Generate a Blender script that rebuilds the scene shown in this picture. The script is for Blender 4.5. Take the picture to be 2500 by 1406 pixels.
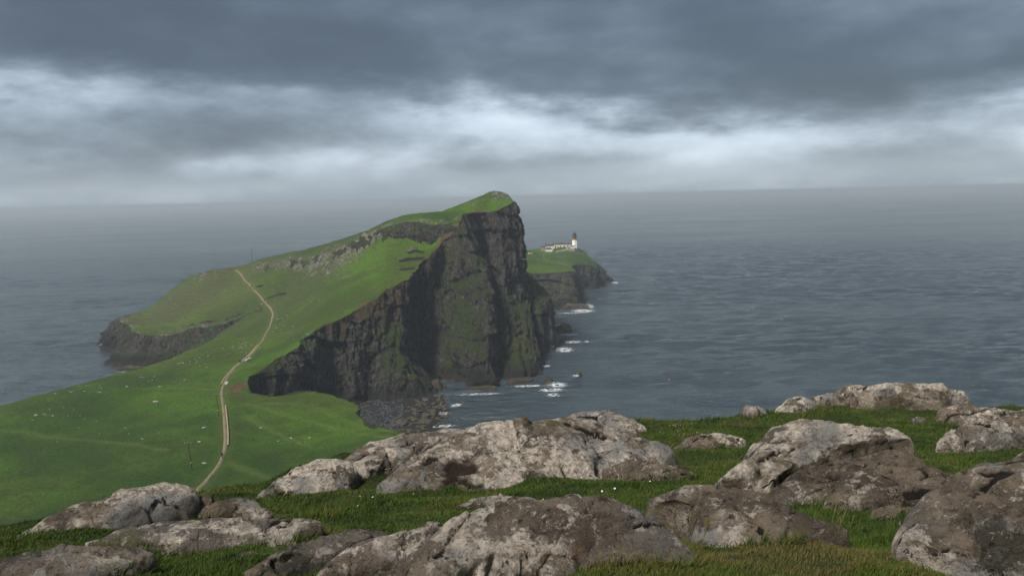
import bpy, bmesh, math, random
import numpy as np
from mathutils import Matrix, Vector

for o in list(bpy.data.objects):
    bpy.data.objects.remove(o)
SC = bpy.context.scene
COL = SC.collection
random.seed(4); RNG = np.random.default_rng(4)

# ------------------------------------------------------------------ camera
FPX, CX, CY = 1990.0, 1250.0, 703.0          # focal length and centre, in photo pixels
PITCH, ROLL, CAMZ = math.radians(6.39), math.radians(1.375), 100.0
fw = np.array([0, math.cos(PITCH), -math.sin(PITCH)])
u0 = np.array([0, math.sin(PITCH), math.cos(PITCH)]); r0 = np.array([1.0, 0, 0])
rt = r0*math.cos(ROLL) - u0*math.sin(ROLL)
up = u0*math.cos(ROLL) + r0*math.sin(ROLL)
cam = bpy.data.cameras.new('camera'); camo = bpy.data.objects.new('camera', cam); COL.objects.link(camo)
cam.sensor_width = 36; cam.lens = 36*FPX/2500; cam.clip_start = 0.1; cam.clip_end = 90000
camo.matrix_world = Matrix(((rt[0], up[0], -fw[0], 0), (rt[1], up[1], -fw[1], 0), (rt[2], up[2], -fw[2], CAMZ), (0, 0, 0, 1)))
SC.camera = camo

# ------------------------------------------------------------------ node helpers
def node(nt, typ, **kw):
    n = nt.nodes.new(typ)
    for k, v in kw.items(): setattr(n, k, v)
    return n
def setin(nt, sock, v):
    if isinstance(v, bpy.types.NodeSocket): nt.links.new(v, sock)
    else:
        try: sock.default_value = v
        except Exception: sock.default_value = (*v, 1) if len(v) == 3 else v
def mth(nt, op, a, b=None, c=None, clamp=False):
    n = node(nt, 'ShaderNodeMath', operation=op); n.use_clamp = clamp
    setin(nt, n.inputs[0], a)
    if b is not None: setin(nt, n.inputs[1], b)
    if c is not None: setin(nt, n.inputs[2], c)
    return n.outputs[0]
def vmul(nt, v, s, off=(0, 0, 0)):
    n = node(nt, 'ShaderNodeVectorMath', operation='MULTIPLY_ADD')
    setin(nt, n.inputs[0], v); n.inputs[1].default_value = s; n.inputs[2].default_value = off
    return n.outputs[0]
def noise(nt, v, scale, detail=5, rough=0.55, dist=0.0, kind='FBM'):
    n = node(nt, 'ShaderNodeTexNoise'); n.noise_dimensions = '3D'
    try: n.noise_type = kind
    except Exception: pass
    setin(nt, n.inputs['Vector'], v); n.inputs['Scale'].default_value = scale
    n.inputs['Detail'].default_value = detail; n.inputs['Roughness'].default_value = rough; n.inputs['Distortion'].default_value = dist
    return n.outputs[0]
def voro(nt, v, scale, feature='F1', rnd=1.0):
    n = node(nt, 'ShaderNodeTexVoronoi', feature=feature)
    setin(nt, n.inputs['Vector'], v); n.inputs['Scale'].default_value = scale
    return n.outputs[0]
def sstep(nt, v, a, b, lo=0.0, hi=1.0):
    n = node(nt, 'ShaderNodeMapRange', interpolation_type='SMOOTHSTEP')
    setin(nt, n.inputs[0], v)
    for i, x in enumerate((a, b, lo, hi)): n.inputs[i+1].default_value = x
    return n.outputs[0]
def mix(nt, f, a, b, mode='MIX'):
    n = node(nt, 'ShaderNodeMix', data_type='RGBA', blend_type=mode); n.clamp_factor = True
    setin(nt, n.inputs[0], f); setin(nt, n.inputs[6], a); setin(nt, n.inputs[7], b)
    return n.outputs[2]
def attr(nt, name):
    return node(nt, 'ShaderNodeAttribute', attribute_name=name).outputs['Fac']
def bump(nt, h, strength, dist, normal=None):
    n = node(nt, 'ShaderNodeBump'); n.inputs['Strength'].default_value = strength; n.inputs['Distance'].default_value = dist
    setin(nt, n.inputs['Height'], h)
    if normal is not None: setin(nt, n.inputs['Normal'], normal)
    return n.outputs[0]
def newmat(name):
    m = bpy.data.materials.new(name); m.use_nodes = True
    nt = m.node_tree; p = nt.nodes['Principled BSDF']
    p.inputs['Roughness'].default_value = 0.9
    try: p.inputs['Specular IOR Level'].default_value = 0.25
    except Exception: pass
    return m, nt, p
def pos(nt): return node(nt, 'ShaderNodeNewGeometry').outputs['Position']
def nrmz(nt):
    s = node(nt, 'ShaderNodeSeparateXYZ'); nt.links.new(node(nt, 'ShaderNodeNewGeometry').outputs['Normal'], s.inputs[0]); return s.outputs[2]

# ------------------------------------------------------------------ world: heavy layered overcast
SUN_EL, SUN_AZ = math.radians(54), math.radians(-140)     # azimuth measured from +Y (view direction) towards +X
W = bpy.data.worlds.new('World'); SC.world = W; W.use_nodes = True
nt = W.node_tree; bg = nt.nodes['Background']
sky = node(nt, 'ShaderNodeTexSky', sky_type='NISHITA'); sky.sun_disc = False
sky.sun_elevation = SUN_EL; sky.sun_rotation = SUN_AZ
sk = mix(nt, 1.0, sky.outputs[0], (0.1, 0.1, 0.1), 'MULTIPLY')
tc = node(nt, 'ShaderNodeTexCoord').outputs['Generated']
sp = node(nt, 'ShaderNodeSeparateXYZ'); nt.links.new(tc, sp.inputs[0])
el = mth(nt, 'ARCSINE', sp.outputs[2]); az = mth(nt, 'ARCTAN2', sp.outputs[0], sp.outputs[1])
cb = node(nt, 'ShaderNodeCombineXYZ'); setin(nt, cb.inputs[0], sp.outputs[0]); setin(nt, cb.inputs[1], sp.outputs[1])
setin(nt, cb.inputs[2], mth(nt, 'MULTIPLY', sp.outputs[2], 2.3))
cv = cb.outputs[0]
n1 = noise(nt, cv, 2.5, 9, 0.54, 0.0)
n2 = noise(nt, vmul(nt, cv, (1, 1, 1.25), (3.1, 7.7, 1.3)), 6.5, 8, 0.56, 0.0)
n3 = noise(nt, vmul(nt, cv, (1, 1, 1.2), (9.1, 2.7, 5.3)), 1.3, 3, 0.5, 0.2)
dens = mth(nt, 'ADD', mth(nt, 'MULTIPLY', n1, 0.62), mth(nt, 'ADD', mth(nt, 'MULTIPLY', n2, 0.34), mth(nt, 'MULTIPLY', n3, 0.32)))
# breaks in the cloud deck (az, el, width az, width el, strength), all directions in radians
def blob(a0, e0, wa, we, s, tilt=0.0):
    da = mth(nt, 'SUBTRACT', az, a0)
    de = mth(nt, 'SUBTRACT', mth(nt, 'SUBTRACT', el, e0), mth(nt, 'MULTIPLY', da, tilt))
    q = mth(nt, 'ADD', mth(nt, 'POWER', mth(nt, 'ABSOLUTE', mth(nt, 'DIVIDE', da, wa)), 2.0), mth(nt, 'POWER', mth(nt, 'ABSOLUTE', mth(nt, 'DIVIDE', de, we)), 2.0))
    return mth(nt, 'MULTIPLY', mth(nt, 'EXPONENT', mth(nt, 'MULTIPLY', q, -1.0)), s)
# thin places in the deck
GAPS = [(-0.50, 0.133, 0.16, 0.020, -0.094, -0.05), (-0.30, 0.112, 0.12, 0.018, -0.050, -0.1), (0.0, 0.088, 0.15, 0.018, -0.094, -0.06),
        (0.36, 0.056, 0.15, 0.018, -0.122, 0.0), (-0.33, 0.042, 0.10, 0.013, -0.086, 0.05), (0.12, 0.055, 0.30, 0.012, -0.036, 0.0),
        (-0.50, 0.060, 0.16, 0.020, 0.065, -0.05), (-0.28, 0.075, 0.12, 0.016, 0.050, -0.05), (0.05, 0.155, 0.40, 0.03, 0.050, -0.12), (0.48, 0.115, 0.15, 0.025, 0.043, 0.0)]
# ragged lower edge of the dark upper deck
edge = mth(nt, 'ADD', mth(nt, 'SUBTRACT', 0.112, mth(nt, 'MULTIPLY', mth(nt, 'SINE', mth(nt, 'MULTIPLY', az, 1.5)), 0.05)), mth(nt, 'MULTIPLY', mth(nt, 'SUBTRACT', noise(nt, vmul(nt, cv, (1, 1, 1.4), (1.7, 4.1, 6.2)), 6.0, 8, 0.56, 0.0), 0.5), 0.20))
deck = sstep(nt, mth(nt, 'SUBTRACT', el, edge), -0.03, 0.045)
dens = mth(nt, 'ADD', mth(nt, 'SUBTRACT', dens, 0.085), mth(nt, 'MULTIPLY', deck, 0.19))
for g in GAPS: dens = mth(nt, 'ADD', dens, blob(*g))
ramp = node(nt, 'ShaderNodeValToRGB'); setin(nt, ramp.inputs[0], dens)
R = ramp.color_ramp; R.interpolation = 'B_SPLINE'
cols = [(0.36, (0.245, 0.284, 0.322)), (0.46, (0.170, 0.201, 0.235)), (0.55, (0.090, 0.110, 0.134)), (0.65, (0.050, 0.063, 0.079)), (0.80, (0.024, 0.031, 0.040))]
while len(R.elements) < len(cols): R.elements.new(0.5)
for e, (p_, c_) in zip(R.elements, cols): e.position = p_; e.color = (*c_, 1)
# low air by the horizon: pale grey rain haze
hz = sstep(nt, mth(nt, 'ABSOLUTE', el), 0.005, 0.05, 1.0, 0.0)
hcol = mix(nt, sstep(nt, n2, 0.35, 0.65), (0.104, 0.126, 0.148), (0.152, 0.177, 0.199))
cl = mix(nt, mth(nt, 'MULTIPLY', hz, 0.9), ramp.outputs[0], hcol)
nt.links.new(mix(nt, 0.95, sk, cl), bg.inputs[0]); bg.inputs[1].default_value = 1.0

sun = bpy.data.lights.new('sun', 'SUN'); suno = bpy.data.objects.new('sun', sun); COL.objects.link(suno)
sun.energy = 1.5; sun.angle = math.radians(10); sun.color = (1.0, 0.95, 0.87)
sd = Vector((math.sin(SUN_AZ)*math.cos(SUN_EL), math.cos(SUN_AZ)*math.cos(SUN_EL), math.sin(SUN_EL)))
suno.rotation_euler = sd.to_track_quat('Z', 'Y').to_euler()
suno.location = (-60, -30, 180)
VS = SC.view_settings; VS.view_transform = 'Standard'; VS.look = 'None'; VS.gamma = 1; VS.use_curve_mapping = False; VS.exposure = 1.6

# ------------------------------------------------------------------ geometry helpers
def ray(px, py):
    return fw + rt*((px-CX)/FPX) - up*((py-CY)/FPX)
CAM = np.array([0, 0, CAMZ])
def Pd(px, py, d):                 # point of a sight line at forward distance d
    r = ray(px, py); return CAM + r*(d/r[1])
def Pz(px, py, z):                 # ... at height z
    r = ray(px, py); return CAM + r*((z-CAMZ)/r[2])
def Pw(px, d, z):                  # column px, forward distance d, height z
    lo, hi = -4000.0, 9000.0
    for _ in range(60):
        m = (lo+hi)/2
        if Pd(px, m, d)[2] > z: lo = m
        else: hi = m
    return Pd(px, lo, d)
def project(p):
    q = np.asarray(p, float)-CAM
    dz = q@fw
    return CX+FPX*(q@rt)/dz, CY-FPX*(q@up)/dz
def hash3(i, j, k, seed):
    h = (i.astype(np.int64)*374761393 + j.astype(np.int64)*668265263 + k.astype(np.int64)*2147483647 + seed*974634777) & 0xffffffff
    h = ((h ^ (h >> 13))*1274126177) & 0xffffffff
    h = ((h ^ (h >> 16))*2246822519) & 0xffffffff
    return h ^ (h >> 15)
def perlin(x, y, z, seed=0):
    x, y, z = np.broadcast_arrays(np.asarray(x, float), np.asarray(y, float), np.asarray(z, float))
    i, j, k = np.floor(x), np.floor(y), np.floor(z); fx, fy, fz = x-i, y-j, z-k
    u, v, w = (t*t*t*(t*(t*6-15)+10) for t in (fx, fy, fz))
    out = 0
    for di in (0, 1):
        for dj in (0, 1):
            for dk in (0, 1):
                h = hash3(i+di, j+dj, k+dk, seed)
                gx = ((h & 255)/127.5-1); gy = (((h >> 8) & 255)/127.5-1); gz = (((h >> 16) & 255)/127.5-1)
                g = gx*(fx-di)+gy*(fy-dj)+gz*(fz-dk)
                out = out + g*(u if di else 1-u)*(v if dj else 1-v)*(w if dk else 1-w)
    return out
def fbm(x, y, z=0.0, seed=0, octs=4, gain=0.5):
    a, f, s = 1.0, 1.0, 0
    for o in range(octs):
        s = s + a*perlin(np.asarray(x)*f, np.asarray(y)*f, np.asarray(z)*f, seed+o*7); a *= gain; f *= 2.03
    return s
def ridged(x, y, z=0.0, seed=0, octs=3):
    a, f, s = 1.0, 1.0, 0
    for o in range(octs):
        s = s + a*(1-2.2*np.abs(perlin(np.asarray(x)*f, np.asarray(y)*f, np.asarray(z)*f, seed+o*11))); a *= 0.5; f *= 2.1
    return s
def ss(x, a, b):
    t = np.clip((np.asarray(x, float)-a)/(b-a), 0, 1); return t*t*(3-2*t)
def mesh_np(name, V, F, mat, attrs=None, smooth=True):
    V = np.asarray(V, np.float32); F = np.asarray(F, np.int32); k = F.shape[1]
    me = bpy.data.meshes.new(name)
    me.vertices.add(len(V)); me.vertices.foreach_set('co', V.ravel())
    me.loops.add(F.size); me.loops.foreach_set('vertex_index', F.ravel())
    me.polygons.add(len(F)); me.polygons.foreach_set('loop_start', np.arange(0, F.size, k, dtype=np.int32))
    try: me.polygons.foreach_set('loop_total', np.full(len(F), k, np.int32))
    except Exception: pass
    if smooth: me.polygons.foreach_set('use_smooth', np.ones(len(F), bool))
    for n, a in (attrs or {}).items():
        at = me.attributes.new(n, 'FLOAT', 'POINT'); at.data.foreach_set('value', np.asarray(a, np.float32))
    me.update(calc_edges=True); me.validate()
    for m in (mat if isinstance(mat, (list, tuple)) else [mat]): me.materials.append(m)
    return me
def obj(name, me, parent=None, label=None, cat=None, group=None, kind=None, loc=None):
    o = bpy.data.objects.new(name, me); COL.objects.link(o)
    if parent is not None: o.parent = parent
    if label: o['label'] = label
    if cat: o['category'] = cat
    if group: o['group'] = group
    if kind: o['kind'] = kind
    if loc is not None: o.location = loc
    return o
def gridfaces(nu, nv):
    a = np.arange(nu*nv).reshape(nu, nv)
    return np.stack([a[:-1, :-1].ravel(), a[1:, :-1].ravel(), a[1:, 1:].ravel(), a[:-1, 1:].ravel()], 1)
class MB:                          # collects shapes of ONE part
    def __init__(s): s.bm = bmesh.new()
    def box(s, cx, cy, cz, sx, sy, sz, bev=0.0):
        g = bmesh.ops.create_cube(s.bm, size=1)['verts']
        for v in g: v.co = Vector((cx+v.co.x*sx, cy+v.co.y*sy, cz+v.co.z*sz))
        return g
    def lathe(s, prof, n=20, cx=0, cy=0, cap=True):
        rings = []
        for r, z in prof:
            rings.append([s.bm.verts.new((cx+r*math.cos(2*math.pi*i/n), cy+r*math.sin(2*math.pi*i/n), z)) for i in range(n)])
        for a, b in zip(rings, rings[1:]):
            for i in range(n): s.bm.faces.new((a[i], a[(i+1) % n], b[(i+1) % n], b[i]))
        if cap: s.bm.faces.new(rings[0][::-1]); s.bm.faces.new(rings[-1])
    def tube(s, a, b, r1, r2=None, n=8):
        a, b = Vector(a), Vector(b); r2 = r1 if r2 is None else r2
        q = (b-a).to_track_quat('Z', 'Y'); R = []
        for p, r in ((a, r1), (b, r2)):
            R.append([s.bm.verts.new(p+q@Vector((r*math.cos(2*math.pi*i/n), r*math.sin(2*math.pi*i/n), 0))) for i in range(n)])
        for i in range(n): s.bm.faces.new((R[0][i], R[0][(i+1) % n], R[1][(i+1) % n], R[1][i]))
        s.bm.faces.new(R[0][::-1]); s.bm.faces.new(R[1])
    def prism(s, pts, y0, y1):     # outline in xz, extruded along y
        A = [s.bm.verts.new((x, y0, z)) for x, z in pts]; B = [s.bm.verts.new((x, y1, z)) for x, z in pts]
        n = len(pts); s.bm.faces.new(A); s.bm.faces.new(B[::-1])
        for i in range(n): s.bm.faces.new((A[(i+1) % n], A[i], B[i], B[(i+1) % n]))
    def build(s, name, mat, parent=None, smooth=False, **kw):
        bmesh.ops.recalc_face_normals(s.bm, faces=s.bm.faces[:])
        me = bpy.data.meshes.new(name); s.bm.to_mesh(me); s.bm.free(); me.materials.append(mat)
        if smooth:
            for p in me.polygons: p.use_smooth = True
        return obj(name, me, parent, **kw)

# ------------------------------------------------------------------ materials
def mat_rock():
    m, nt, p = newmat('lichen_rock'); P = pos(nt)
    oi = node(nt, 'ShaderNodeObjectInfo').outputs['Random']; li = attr(nt, 'lich')
    sw = node(nt, 'ShaderNodeVectorMath', operation='ADD'); nt.links.new(P, sw.inputs[0])
    nc = node(nt, 'ShaderNodeTexNoise'); nt.links.new(P, nc.inputs['Vector']); nc.inputs['Scale'].default_value = 7; nc.inputs['Detail'].default_value = 6; nc.inputs['Roughness'].default_value = 0.65
    nt.links.new(vmul(nt, nc.outputs['Color'], (0.20, 0.20, 0.20), (-.10, -.10, -.10)), sw.inputs[1])
    Q = sw.outputs[0]
    base = mix(nt, sstep(nt, noise(nt, P, 2.6, 10, 0.70), 0.38, 0.64), (0.092, 0.070, 0.051), (0.262, 0.207, 0.152))
    base = mix(nt, mth(nt, 'MULTIPLY', sstep(nt, noise(nt, P, 0.9, 5, 0.6), 0.48, 0.66), 0.7), base, (0.145, 0.135, 0.128))
    # pale crustose lichen: ragged patches, more of it on exposed rocks
    l1 = noise(nt, Q, 1.9, 11, 0.72, 0.3)
    th = mth(nt, 'ADD', l1, mth(nt, 'MULTIPLY', li, 0.13))
    lm = sstep(nt, th, 0.572, 0.600)
    l2 = sstep(nt, mth(nt, 'ADD', noise(nt, vmul(nt, Q, (1, 1, 1), (5, 3, 8)), 7.5, 9, 0.74), mth(nt, 'MULTIPLY', li, 0.05)), 0.585, 0.612)
    zz = sstep(nt, nrmz(nt), -0.15, 0.45)
    lcol = mix(nt, sstep(nt, noise(nt, P, 17, 7, 0.7), 0.35, 0.65), (0.30, 0.255, 0.21), (0.70, 0.615, 0.52))
    gl = sstep(nt, noise(nt, vmul(nt, P, (1, 1, 1), (2, 9, 4)), 1.3, 3), 0.5, 0.58)
    lcol = mix(nt, gl, lcol, mix(nt, noise(nt, P, 22, 5, .7), (0.185, 0.180, 0.170), (0.36, 0.345, 0.325)))
    c = mix(nt, mth(nt, 'MULTIPLY', mth(nt, 'MULTIPLY', lm, zz), 0.88), base, lcol)
    c = mix(nt, mth(nt, 'MULTIPLY', mth(nt, 'MULTIPLY', l2, zz), 0.75), c, lcol)
    d1 = sstep(nt, noise(nt, vmul(nt, Q, (1, 1, 1), (11, 3, 1)), 3.0, 10, 0.72), 0.560, 0.605)
    c = mix(nt, mth(nt, 'MULTIPLY', d1, 0.85), c, mix(nt, noise(nt, P, 30, 4), (0.020, 0.018, 0.014), (0.075, 0.062, 0.046)))
    ms = sstep(nt, noise(nt, vmul(nt, Q, (1, 1, 1), (1, 13, 1)), 1.7, 9, 0.7), 0.57, 0.64)
    c = mix(nt, mth(nt, 'MULTIPLY', ms, 0.65), c, mix(nt, noise(nt, P, 26, 4), (0.045, 0.042, 0.018), (0.125, 0.112, 0.05)))
    oc = sstep(nt, noise(nt, vmul(nt, Q, (1, 1, 1), (21, 3, 9)), 1.3, 7, 0.66), 0.63, 0.69)
    c = mix(nt, mth(nt, 'MULTIPLY', oc, 0.55), c, (0.25, 0.135, 0.06))
    sp1 = sstep(nt, noise(nt, P, 38, 5, 0.7), 0.54, 0.64)
    c = mix(nt, mth(nt, 'MULTIPLY', sp1, 0.62), c, (0.045, 0.038, 0.031))
    sp2 = sstep(nt, noise(nt, vmul(nt, P, (1, 1, 1), (7, 7, 7)), 33, 4, 0.7), 0.60, 0.68)
    c = mix(nt, mth(nt, 'MULTIPLY', sp2, 0.5), c, (0.45, 0.41, 0.36))
    pits = sstep(nt, noise(nt, vmul(nt, P, (1, 1, 1), (4, 4, 4)), 11, 5, 0.62), 0.63, 0.69)
    c = mix(nt, mth(nt, 'MULTIPLY', pits, 0.8), c, (0.018, 0.016, 0.014))
    c = mix(nt, sstep(nt, attr(nt, 'crack'), 0.35, 0.8), c, (0.02, 0.017, 0.014))
    c = mix(nt, attr(nt, 'wet'), c, (0.03, 0.019, 0.014))
    hv = node(nt, 'ShaderNodeHueSaturation'); nt.links.new(c, hv.inputs['Color'])
    setin(nt, hv.inputs['Value'], mth(nt, 'ADD', mth(nt, 'MULTIPLY', oi, 0.3), 0.85))
    hh = mth(nt, 'ADD', mth(nt, 'MULTIPLY', noise(nt, P, 4.5, 10, 0.74), 1.0), mth(nt, 'MULTIPLY', noise(nt, P, 50, 5, 0.7), 0.16))
    hh = mth(nt, 'SUBTRACT', hh, mth(nt, 'MULTIPLY', pits, 0.28)); hh = mth(nt, 'ADD', hh, mth(nt, 'MULTIPLY', lm, 0.06))
    nt.links.new(hv.outputs[0], p.inputs['Base Color']); nt.links.new(bump(nt, hh, 1.0, 0.13), p.inputs['Normal'])
    return m
def mat_grassground():             # headland turf: grass, thin rock on steep places, soil, trails
    m, nt, p = newmat('headland_turf'); P = pos(nt)
    g = noise(nt, P, 0.022, 6, 0.6, 0.4); g2 = noise(nt, vmul(nt, P, (1, 1, 3)), 0.16, 6, 0.65); g3 = noise(nt, P, 0.9, 4, 0.7)
    a = mix(nt, sstep(nt, g, 0.36, 0.64), (0.032, 0.082, 0.003), (0.080, 0.176, 0.003))
    a = mix(nt, mth(nt, 'MULTIPLY', sstep(nt, g2, 0.48, 0.72), 0.6), a, (0.095, 0.115, 0.022))
    a = mix(nt, mth(nt, 'MULTIPLY', sstep(nt, noise(nt, vmul(nt, P, (1, 1, 1), (77, 31, 5)), 0.014, 7, 0.66), 0.46, 0.60), 0.55), a, (0.070, 0.086, 0.012))
    a = mix(nt, mth(nt, 'MULTIPLY', sstep(nt, g3, 0.45, 0.66), 0.65), a, (0.026, 0.048, 0.007))
    a = mix(nt, mth(nt, 'MULTIPLY', sstep(nt, noise(nt, vmul(nt, P, (1, 1, 1), (3, 8, 2)), 0.045, 9, 0.74, 0.8), 0.52, 0.60), 0.5), a, (0.036, 0.062, 0.008))
    a = mix(nt, mth(nt, 'MULTIPLY', sstep(nt, noise(nt, vmul(nt, P, (1, 1, 2), (9, 4, 1)), 0.33, 7, 0.75), 0.52, 0.66), 0.45), a, (0.115, 0.150, 0.028))
    a = mix(nt, mth(nt, 'MULTIPLY', sstep(nt, noise(nt, P, 1.9, 4, 0.7), 0.5, 0.64), 0.45), a, (0.020, 0.036, 0.004))  # fine dark flecks: tussock shadows painted into the turf colour
    a = mix(nt, mth(nt, 'MULTIPLY', sstep(nt, noise(nt, vmul(nt, P, (1, 1, 1), (13, 41, 2)), 0.011, 8, 0.62, 0.6), 0.47, 0.60), 0.55), a, (0.018, 0.048, 0.003))
    a = mix(nt, mth(nt, 'MULTIPLY', attr(nt, 'dry'), 0.75), a, mix(nt, g2, (0.062, 0.066, 0.026), (0.115, 0.112, 0.045)))
    rk = mix(nt, sstep(nt, noise(nt, P, 0.7, 8, 0.78), 0.36, 0.64), (0.016, 0.014, 0.013), (0.30, 0.265, 0.23))
    st = mth(nt, 'ADD', nrmz(nt), mth(nt, 'MULTIPLY', mth(nt, 'SUBTRACT', noise(nt, P, 0.22, 6, 0.7), 0.5), 0.55))
    a = mix(nt, sstep(nt, st, 0.72, 0.60), a, rk)
    ra = mth(nt, 'ADD', mth(nt, 'MULTIPLY', attr(nt, 'rock'), 0.30), mth(nt, 'MULTIPLY', mth(nt, 'SUBTRACT', noise(nt, P, 0.30, 8, 0.78), 0.5), 2.0))
    a = mix(nt, mth(nt, 'MULTIPLY', sstep(nt, ra, 0.25, 0.42), sstep(nt, attr(nt, 'rock'), 0.08, 0.3)), a, rk)
    sl = mth(nt, 'ADD', attr(nt, 'soil'), mth(nt, 'MULTIPLY', mth(nt, 'SUBTRACT', noise(nt, P, 0.3, 5, 0.7), 0.5), 0.9))
    a = mix(nt, mth(nt, 'MULTIPLY', sstep(nt, sl, 0.42, 0.62), mth(nt, 'MINIMUM', mth(nt, 'MULTIPLY', attr(nt, 'soil'), 3), 1.0)), a, mix(nt, sstep(nt, noise(nt, P, 0.8, 6, 0.75), .35, .65), (0.050, 0.030, 0.015), (0.150, 0.095, 0.050)))
    a = mix(nt, sstep(nt, attr(nt, 'scar'), 0.45, 0.7), a, (0.018, 0.013, 0.010))
    a = mix(nt, mth(nt, 'MULTIPLY', attr(nt, 'trail'), 0.6), a, (0.125, 0.165, 0.035))
    nt.links.new(a, p.inputs['Base Color'])
    sz = node(nt, 'ShaderNodeSeparateXYZ'); nt.links.new(P, sz.inputs[0])
    ter = mth(nt, 'SINE', mth(nt, 'ADD', mth(nt, 'MULTIPLY', sz.outputs[2], 4.2), mth(nt, 'MULTIPLY', noise(nt, P, 0.06, 3), 22)))
    hh = mth(nt, 'ADD', mth(nt, 'MULTIPLY', noise(nt, P, 0.55, 6, 0.72), 1.0), mth(nt, 'MULTIPLY', mth(nt, 'MULTIPLY', ter, attr(nt, 'dry')), 0.22))
    nt.links.new(bump(nt, hh, 1.0, 1.5), p.inputs['Normal'])
    return m
def mat_cliff():
    m, nt, p = newmat('basalt_cliff'); P = pos(nt)
    V = vmul(nt, P, (1, 1, 0.22))
    s1 = noise(nt, V, 0.22, 9, 0.72, 0.4); s2 = noise(nt, V, 0.9, 7, 0.75); s3 = noise(nt, P, 0.10, 7, 0.68); s4 = noise(nt, P, 0.6, 7, 0.75)
    c = mix(nt, sstep(nt, s1, 0.36, 0.66), (0.009, 0.0088, 0.009), (0.098, 0.088, 0.081))
    c = mix(nt, mth(nt, 'MULTIPLY', sstep(nt, s2, 0.51, 0.61), 0.8), c, (0.215, 0.188, 0.164))
    c = mix(nt, mth(nt, 'MULTIPLY', sstep(nt, s3, 0.5, 0.62), 0.55), c, (0.062, 0.046, 0.040))
    c = mix(nt, mth(nt, 'MULTIPLY', sstep(nt, s4, 0.56, 0.66), 0.7), c, (0.012, 0.011, 0.011))
    tb = attr(nt, 'brown')
    c = mix(nt, mth(nt, 'MULTIPLY', sstep(nt, mth(nt, 'ADD', tb, mth(nt, 'MULTIPLY', mth(nt, 'SUBTRACT', mth(nt, 'ADD', s3, s4), 1.0), 1.1)), 0.32, 0.62), 0.85), c, mix(nt, sstep(nt, s4, .35, .65), (0.040, 0.026, 0.018), (0.155, 0.102, 0.062)))
    yl = sstep(nt, mth(nt, 'ADD', mth(nt, 'MULTIPLY', attr(nt, 'olive'), 0.62), mth(nt, 'MULTIPLY', mth(nt, 'SUBTRACT', noise(nt, V, 0.55, 8, 0.78), 0.5), 2.3)), 0.42, 0.62)
    c = mix(nt, mth(nt, 'MULTIPLY', yl, 0.8), c, mix(nt, sstep(nt, s4, .35, .65), (0.045, 0.043, 0.016), (0.190, 0.158, 0.034)))
    nz = nrmz(nt)
    vn = mth(nt, 'ADD', mth(nt, 'MULTIPLY', mth(nt, 'SUBTRACT', noise(nt, P, 0.30, 8, 0.78), 0.5), 2.0), mth(nt, 'MULTIPLY', mth(nt, 'SUBTRACT', noise(nt, P, 0.07, 3, 0.6), 0.5), 0.9))
    vg = mth(nt, 'ADD', mth(nt, 'ADD', mth(nt, 'MULTIPLY', nz, 1.0), mth(nt, 'MULTIPLY', attr(nt, 'veg'), 0.42)), vn)
    c = mix(nt, mth(nt, 'MULTIPLY', sstep(nt, vg, 0.70, 0.82), 0.92), c, mix(nt, noise(nt, P, 0.8, 6, 0.75), (0.016, 0.030, 0.007), (0.078, 0.116, 0.018)))
    gu = sstep(nt, mth(nt, 'ADD', noise(nt, P, 0.55, 9, 0.8), mth(nt, 'MULTIPLY', attr(nt, 'pale'), 0.10)), 0.65, 0.71)
    c = mix(nt, mth(nt, 'MULTIPLY', gu, 0.7), c, (0.27, 0.245, 0.22))
    sz = node(nt, 'ShaderNodeSeparateXYZ'); nt.links.new(P, sz.inputs[0])
    tz = mth(nt, 'ADD', sz.outputs[2], mth(nt, 'MULTIPLY', mth(nt, 'SUBTRACT', s3, 0.5), 9))
    c = mix(nt, sstep(nt, tz, 10, 4, 0, 0.7), c, (0.012, 0.012, 0.012))                  # wet black splash zone
    c = mix(nt, sstep(nt, tz, 2.6, 1.2, 0, 0.8), c, mix(nt, s4, (0.028, 0.019, 0.013), (0.095, 0.064, 0.038)))
    nt.links.new(c, p.inputs['Base Color'])
    hh = mth(nt, 'ADD', mth(nt, 'MULTIPLY', noise(nt, V, 0.7, 9, 0.76), 1.0), mth(nt, 'MULTIPLY', noise(nt, P, 0.8, 7, 0.75), 0.7))
    nt.links.new(bump(nt, hh, 1.0, 3.4), p.inputs['Normal'])
    return m
def mat_searock():
    m, nt, p = newmat('weedy_shore_rock'); P = pos(nt)
    n = noise(nt, P, 0.5, 7, 0.7)
    sz = node(nt, 'ShaderNodeSeparateXYZ'); nt.links.new(P, sz.inputs[0])
    t = mth(nt, 'ADD', sz.outputs[2], mth(nt, 'MULTIPLY', mth(nt, 'SUBTRACT', n, 0.5), 5))
    c = mix(nt, n, (0.024, 0.018, 0.013), (0.072, 0.053, 0.035))
    c = mix(nt, sstep(nt, t, 2.2, 4.5), c, mix(nt, noise(nt, P, 1.5, 5, 0.7), (0.02, 0.018, 0.016), (0.075, 0.062, 0.05)))
    c = mix(nt, sstep(nt, noise(nt, P, 0.3, 5, 0.6), 0.52, 0.64), c, (0.10, 0.095, 0.035))
    nt.links.new(c, p.inputs['Base Color']); p.inputs['Roughness'].default_value = 0.6
    nt.links.new(bump(nt, noise(nt, P, 1.3, 7, 0.72), 0.9, 0.9), p.inputs['Normal'])
    return m
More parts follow.
